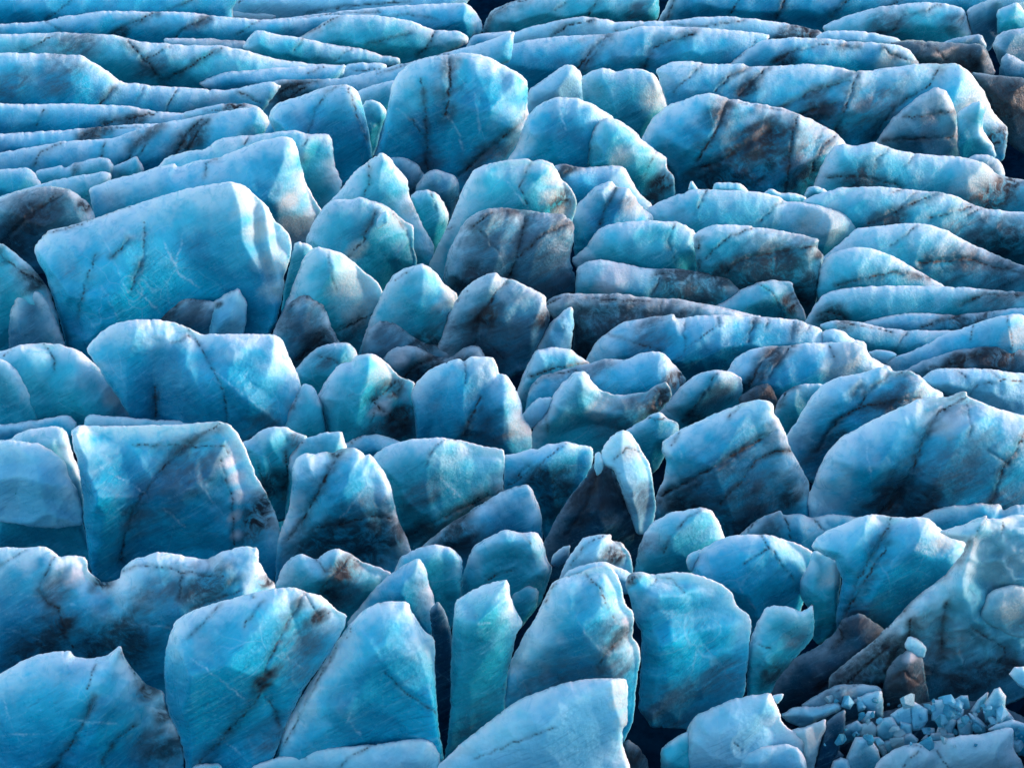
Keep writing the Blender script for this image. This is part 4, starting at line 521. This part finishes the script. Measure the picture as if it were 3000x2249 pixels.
    # ---- front relief (towards the viewer side), grid units
    x, y = vv[:,0], vv[:,1]
    ridge = kind == 'ice_ridge'
    up = (nor[:,1] < -0.30) & ~bottom
    upk = up & np.roll(up,-1)
    if upk.any():
        dc = np.concatenate([segdist(vv[i:i+4000], A[upk], B[upk])[0].min(1) for i in range(0, len(vv), 4000)])
    else: dc = dv+40
    T1 = min(7, 0.05*size+1.5); R1 = T1*1.4
    R2 = 0.34*size; T2 = (0.17 if not ridge else 0.20)*size
    roll = (0.10 if not ridge else 0.12)*size; rl = (0.16 if not ridge else 0.22)*size
    if closed: T2, roll, R2 = 0.22*size, 0.1*size, 0.30*size
    if kind == 'snow_crust': T1, T2, roll = 4, 5, 0
    # cut facets: minimum of a few planes
    kf = 3 if size < 60 else 5
    cx, cy = (minx+maxx)/2, (miny+maxy)/2
    fac = np.full(len(vv), 1e9)
    for q in range(kf):
        a = r.uniform(0, 2*math.pi); g = r.uniform(0.30, 0.85) if not ridge else r.uniform(0.08, 0.32)
        px_, py_ = cx+r.uniform(-.35,.35)*W, cy+r.uniform(-.35,.35)*H
        fac = np.minimum(fac, (math.cos(a)*(x-px_)*0.9 + math.sin(a)*(y-py_)*0.7)*g + r.uniform(0,0.10)*size)
    fac = np.clip(fac, -0.30*size, 0.34*size)
    fade = hround(dv/(0.12*size+5))
    cap = (0.31 if not ridge else 0.33)*size + fac + fbm(x, y, 0.5*size+18, 2, idx*5.3)*0.06*size
    bv = bev*(1+0.10*fbm(x, y, 46, 2, idx*4.9)) + fbm(x, y, 38, 3, idx*1.9)*1.5*fade
    kk = 0.012*size+1.2
    z = -kk*np.log(np.exp(-np.clip(bv/kk, -40, 60)) + np.exp(-np.clip(cap/kk, -40, 60)) + 1e-26)
    z = np.maximum(z, 0)*0.9 + T1*hround(dv/R1) + roll*(1-np.exp(-dc/rl))*hround(dv/(R1*2))
    z = z + (fbm(x, y, 30, 3, idx*2.3)*0.9 + fbm(x, y, 9, 2, idx*4.3)*0.3)*fade
    # walls undercut towards the crevasse floor
    lowf = np.clip((y-miny)/H, 0, 1)
    if not closed: z = z - 0.30*size*np.clip((lowf-0.40)/0.60, 0, 1)**1.5*hround(dv/R2)
    if 'soft' in k: z = z + (np.abs(fbm(x, y, 120, 3, 5.5))*-60 + fbm(x, y, 45, 3, 8.5)*7)*fade
    # long shallow flutes that follow the layering
    uu = x*math.cos(math.radians(28))-y*math.sin(math.radians(28)); ww = x*math.sin(math.radians(28))+y*math.cos(math.radians(28))
    z = z + fbm(uu*0.18, ww, 14, 3, idx*0.7)*1.1*fade
    sA = topx(tile, [[0,0]])[0]
    for c in k.get('R', []):
        q = c.split(';'); L = topx(tile, parse(q[0])); a = float(q[1])*U; wd = float(q[2])*U
        L = resample(L, 6, False); d = linedist(np.stack([x+fbm(x,y,20,2,3.3)*3, y],1), L)
        span = L[-1]-L[0]
        if a >= 18 and span[1] > abs(span[0])*0.9 and not ridge and 'soft' not in k:
            o_ = np.argsort(L[:,1]); xl = np.interp(y, L[o_,1], L[o_,0]); dx_ = (x-xl)*math.cos(math.atan2(abs(span[0]), span[1])) + fbm(x,y,30,2,7.7)*2
            kx = np.clip(dx_/wd, 0, 1.6); z = z - 1.15*a*kx*hround(dv/10) + 0.5*a*np.maximum(0, 1+np.minimum(dx_, 0)/(wd*1.2))*np.where(dx_ < 0, 1, 1)*hround(dv/14)
        else:
            z = z + 1.5*a*np.maximum(0, 1-np.sqrt(d*d+9)/wd)*hround(dv/14)
    seam = np.zeros(len(vv)); gro = np.zeros(len(vv))
    wob = np.stack([x+fbm(x,y,16,3,9.1)*4.0, y+fbm(x,y,16,3,4.7)*4.0],1)
    for c in k.get('V', []):
        q = c.split(';'); L = resample(topx(tile, parse(q[0])), 6, False); wd = (float(q[1]) if len(q) > 1 else 8)*U
        d = linedist(wob, L)
        wl = wd*(1+0.5*fbm(x,y,30,2,idx*1.1))
        wk = np.clip(0.9+0.6*fbm(x,y,44,3,idx*6.1), 0.45, 1)*(0.78 if wd < 5.6 else 0.95); core = wk*np.exp(-(d/np.maximum(1.4, wl*0.20))**2); halo = np.exp(-(d/np.maximum(2.2, wl*1.7))**2)*(0.34 if wd < 7 else 0.62)*np.clip(0.7+0.6*fbm(uu*0.3, ww, 20, 3, idx*1.3), 0.25, 1)
        seam = np.maximum(seam, np.maximum(core, halo))
        gro = np.maximum(gro, np.exp(-(d/max(2.6, wd*0.4))**2)*min(9, 2.5+wd*0.3))
    z = z - gro
    crack = np.zeros(len(vv))
    for c in k.get('W', []):
        L = resample(topx(tile, parse(c)), 6, False); d = linedist(wob, L)
        crack = np.maximum(crack, 0.55*np.exp(-(d/1.7)**2)*np.clip(0.6+0.9*fbm(x,y,30,3,idx*9.9),0,1))
    S3 = {c: np.zeros(len(vv)) for c in 'dgbosw'}
    for c in k.get('P', []):
        a, t = c.split(); px_, py_, rr = [float(q) for q in a.split(',')]
        ctr = topx(tile, [[px_, py_]])[0]; rr *= U
        dx, dy = x-ctr[0], y-ctr[1]
        # elongated along the layering
        ca, sa = math.cos(math.radians(32)), math.sin(math.radians(32))
        e = np.sqrt((dx*ca-dy*sa)**2/1.5 + (dx*sa+dy*ca)**2*1.5)/rr
        e = e + fbm(uu*0.45, ww, 24, 4, idx*2.9)*0.30
        S3[t] = np.maximum(S3[t], np.clip(1.55-e*1.15, 0, 1))
    # frost crust: a band behind the crest, broken up
    crest_n = hround(dv/R1)
    # distance below the crest measured down the face (only upward looking outline)
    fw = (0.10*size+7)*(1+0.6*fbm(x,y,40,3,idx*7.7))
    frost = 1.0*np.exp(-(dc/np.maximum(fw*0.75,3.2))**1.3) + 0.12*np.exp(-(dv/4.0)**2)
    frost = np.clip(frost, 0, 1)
    crest_glow = np.clip(1.25-(dc + fbm(uu*0.35, ww, 50, 4, idx*6.6)*0.10*size)/(0.26*size+12), 0, 1)**1.3  # fades down from the crest, painting light that glows through thin ice
    if mat in ('dark', 'brown'): frost = frost*0.3; crest_glow = crest_glow*0.5
    crest_glow = np.where(dv < dc*0.5, np.maximum(crest_glow, 0.25*np.exp(-dv/8)), crest_glow)
    z = np.where(isb & ~isbot, 0, np.maximum(z, 0.15*T1*np.minimum(1, dv/6)))
    # ---- back relief
    zb = (T1*hround(dv/R1) + np.minimum(bev*0.8, 0.22*size))*(1+0.2*fbm(x,y,40,2,idx*8.8))
    zb = np.where(isb & ~isbot, 0, zb)
    # ---- to the world
    fpx = (minx+maxx)/2; fpx = min(max(fpx, -100), 3100)
    G0 = ground(fpx, foot); lean = LEAN*(1.0 if not closed else 0)
    nrm = np.array([0, -math.cos(lean), math.sin(lean)])
    R_ = rays(vv); t = ((G0-CP)@nrm)/(R_@nrm); P0 = CP + R_*t[:,None]
    rc = rays(np.array([[fpx, (miny+maxy)/2]]))[0]; tc = ((G0-CP)@nrm)/(rc@nrm); 
    mpp = tc*TH/1500.0                       # metres per survey unit at this block
    vd = rc/np.linalg.norm(rc)
    F = P0 - vd*(z*mpp)[:,None]
    # stand clear of what is already built behind: step the block forward if their bodies would run into each other
    FW = np.array([0, cp, -sp]); tF = (F-CP)@FW
    ci = np.clip(((vv[:,0]+240)/8).astype(int), 0, DEP.shape[1]-1); cj = np.clip(((vv[:,1]+240)/8).astype(int), 0, DEP.shape[0]-1)
    hb = DEP[cj, ci]; ok = (dv > 5) & (hb < 1e8)
    if ok.any():
        s_ = np.percentile((tF-hb)[ok], 93)
        if s_ > 0:
            s_ = min(s_ + 0.03*size*mpp, 0.16*tc)
            if s_ > 0.06*tc: print('stepped', label[:50], round(s_/mpp))
            G0 = G0 - FW*s_; t = ((G0-CP)@nrm)/(R_@nrm); P0 = CP + R_*t[:,None]
            tc = ((G0-CP)@nrm)/(rc@nrm); mpp = tc*TH/1500.0; F = P0 - vd*(z*mpp)[:,None]; tF = (F-CP)@FW
    np.minimum.at(DEP, (cj, ci), tF)
    # back: away and down
    bd = np.array([vd[0], vd[1], vd[2]*1.0]); 
    Bk = P0 + bd*(zb*mpp)[:,None]
    nv = len(vv)
    back_idx = np.full(nv, -1); allv = [F]; cnt = nv
    front = list(range(nv))
    bi = []
    for i in range(nv):
        if isb[i] and not isbot[i]: back_idx[i] = i
        else: back_idx[i] = cnt; cnt += 1; bi.append(i)
    allv.append(Bk[bi]); src = list(range(nv)) + bi
    fs = []
    for f in faces:
        f = list(f)
        a, b, c = vv[f[0]], vv[f[1]], vv[f[2]]
        ar = (b[0]-a[0])*(c[1]-a[1])-(b[1]-a[1])*(c[0]-a[0])
        if ar > 0: f = f[::-1]          # survey y points down: make the front face the viewer
        fs.append(f); fs.append([int(back_idx[q]) for q in f[::-1]])
    # outline loop in order
    first = {}
    for i, o in enumerate(orig):
        for q in o:
            if q < n: first[q] = i
    extra = []; low = {}
    def lower(i):
        nonlocal cnt
        if i not in low:
            p = (np.concatenate(allv[:2])[i] if False else ALL[i]).copy(); p[2] = min(-4.6, p[2]-0.3); extra.append(p); low[i] = cnt; src.append(src[i]); cnt += 1
        return low[i]
    ALL = np.concatenate(allv)
    if not raised:
        for q in range(n):
            i, jn = first.get(q), first.get((q+1) % n)
            if i is None or jn is None or i == jn: continue
            if isbot[i] or isbot[jn]:
                a, b = i, jn
                fs.append([a, b, lower(b), lower(a)]); ba, bb = int(back_idx[a]), int(back_idx[b])
                la, lb = lower(ba), lower(bb)
                if ba == a and bb == b: continue
                if bb == b: fs.append([ba, la, lb])if False else fs.append([bb, ba, la, lb])
                elif ba == a: fs.append([bb, ba, la, lb])
                else: fs.append([bb, ba, la, lb])
    if extra: ALL = np.concatenate([ALL, np.array(extra)])
    org = np.array([G0[0], G0[1]+0.3*size*mpp*0, 0.0])
    me = bpy.data.meshes.new(kind); me.from_pydata((ALL-org).tolist(), [], fs); me.update()
    me.polygons.foreach_set('use_smooth', [True]*len(me.polygons))
    srcA = np.array(src)
    def attr(name, a, b, c):
        ca_ = me.color_attributes.new(name, 'FLOAT_COLOR', 'POINT')
        arr = np.ones((len(ALL), 4), np.float32); arr[:,0] = a[srcA]; arr[:,1] = b[srcA]; arr[:,2] = c[srcA]
        ca_.data.foreach_set('color', arr.ravel())
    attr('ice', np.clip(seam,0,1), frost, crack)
    attr('silt', S3['d'], S3['g'], np.maximum(S3['b'], S3['o']*0.8))
    attr('crust', S3['w']*0.7, S3['s']*(0.4 if 'soft' in k else 0.85), crest_glow)  # white crust, bubbly cream with painted sun warmth, painted crest glow
    me.materials.append(MATS[mat])
    o = bpy.data.objects.new(kind, me); COL.objects.link(o); o.location = org
    o['label'] = label; o['category'] = CAT[kind]
    if kind in GROUP: o['group'] = GROUP[kind]
    return len(vv)
# ------------------------------------------------------------------ the glacier bed between the blocks, out to the horizon
def glacier_bed():
    xs = np.concatenate([np.linspace(-1500,-150,12), np.linspace(-144,144,200), np.linspace(150,1500,12)])
    ys = np.concatenate([np.linspace(-300,8,8), np.linspace(12,330,230), np.linspace(345,3000,18)])
    X, Y = np.meshgrid(xs, ys); x, y = X.ravel(), Y.ravel()
    m = np.exp(-(np.maximum(0,np.abs(x)-150)/200)**2)
    low = fbm(x, y*1.4, 9, 4, 2.0)*1.1*m - 3.3
    # the crevassed surface that goes on beyond the surveyed blocks: crests that run across, cut by short clefts
    wx = x + fbm(x, y, 14, 2, 1.0)*4; wy = y*2.3 + fbm(x, y, 20, 2, 4.0)*10
    cr = 1-np.abs(fbm(wx, wy, 15, 3, 6.0)); cl = np.clip(np.abs(fbm(wx*2.2, wy*0.6, 11, 2, 9.0))*4, 0, 1)
    up = -1.0 + 6.0*np.clip(cr, 0, 1)**2*(0.45+0.55*cl) + fbm(x, y, 3, 3, 3.0)*0.35
    # how far outside the surveyed field each point lies (radians outside the wedge, or metres before / behind it)
    d = y*cp + (CAM_H-4)*sp; px = x/np.maximum(d, 1e-3)/TH
    side = np.clip((np.abs(px)-1.03)/0.025, 0, 1); side[d < 5] = 1
    near = np.clip((41.0-y)/3, 0, 1); far = np.clip((y-181)/6, 0, 1)
    k = np.maximum(np.maximum(side, near), far); k = k*k*(3-2*k)
    z = low*(1-k) + up*k*m + (1-m)*0
    v = np.stack([x,y,z],1); nx = len(xs)
    fs = [[j*nx+i, j*nx+i+1, (j+1)*nx+i+1, (j+1)*nx+i] for j in range(len(ys)-1) for i in range(nx-1)]
    me = bpy.data.meshes.new('glacier_bed'); me.from_pydata(v.tolist(), [], fs); me.update()
    me.polygons.foreach_set('use_smooth', [True]*len(me.polygons))
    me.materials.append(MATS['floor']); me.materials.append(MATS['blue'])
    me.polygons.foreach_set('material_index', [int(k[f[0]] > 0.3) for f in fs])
    o = bpy.data.objects.new('glacier_bed', me); COL.objects.link(o); o['kind'] = 'structure'
    o['label'] = 'crevasse floor and surrounding blue glacier surface'
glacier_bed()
import time as _t
_t0 = _t.time(); _n = 0
BLK = list(enumerate(BLK)); BLK.sort(key=lambda b: b[1][5].get('f', parse(b[1][4])[:,1].max()+8)*U + SHEET[b[1][1]][1])
for _i, (kind, tile, mat, label, pts, k) in BLK:
    _n += build_block(_i, kind, tile, mat, label, pts, k)
# small crumbs scattered over the rubble mound and the nearby ledges
def crumbs():
    r = np.random.RandomState(5); base = []
    for q in range(5):
        n = 14; v = r.normal(size=(n,3)); v /= np.linalg.norm(v,axis=1,keepdims=True); v *= r.uniform(0.6,1.1,(n,1))*np.array([1,0.8,0.65])
        import bmesh
        bm = bmesh.new()
        for p in v: bm.verts.new(p)
        bmesh.ops.convex_hull(bm, input=bm.verts[:]); 
        for g in [x for x in bm.verts if not x.link_faces]: bm.verts.remove(g)
        me = bpy.data.meshes.new('ice_crumb'); bm.to_mesh(me); bm.free()
        me.materials.append(MATS[['pale','pearl','pale','cream','pearl'][q]]); base.append(me)
    k = 0
    while k < 75:
        p = topx('I', [[r.uniform(1130,2240), r.uniform(1280,1545)]])[0]
        j, i = int((p[1]+240)/8), int((p[0]+240)/8); t = DEP[j, i]
        if t > 1e8: continue
        q = CP + rays(p[None])[0]*(t-0.05)
        o = bpy.data.objects.new('ice_crumb', base[r.randint(5)]); COL.objects.link(o)
        s = 0.09+0.36*r.rand()**2; o.scale = (s,s,s); o.location = q; o.rotation_euler = tuple(r.uniform(0,6,3))
        o['label'] = 'small angular pale ice crumb scattered among the rubble, bottom right'; o['category'] = 'ice crumb'; o['group'] = 'ice crumbs scattered over the rubble'
        k += 1
crumbs()
print('blocks', len(BLK), 'verts', _n, 'secs', round(_t.time()-_t0, 1))
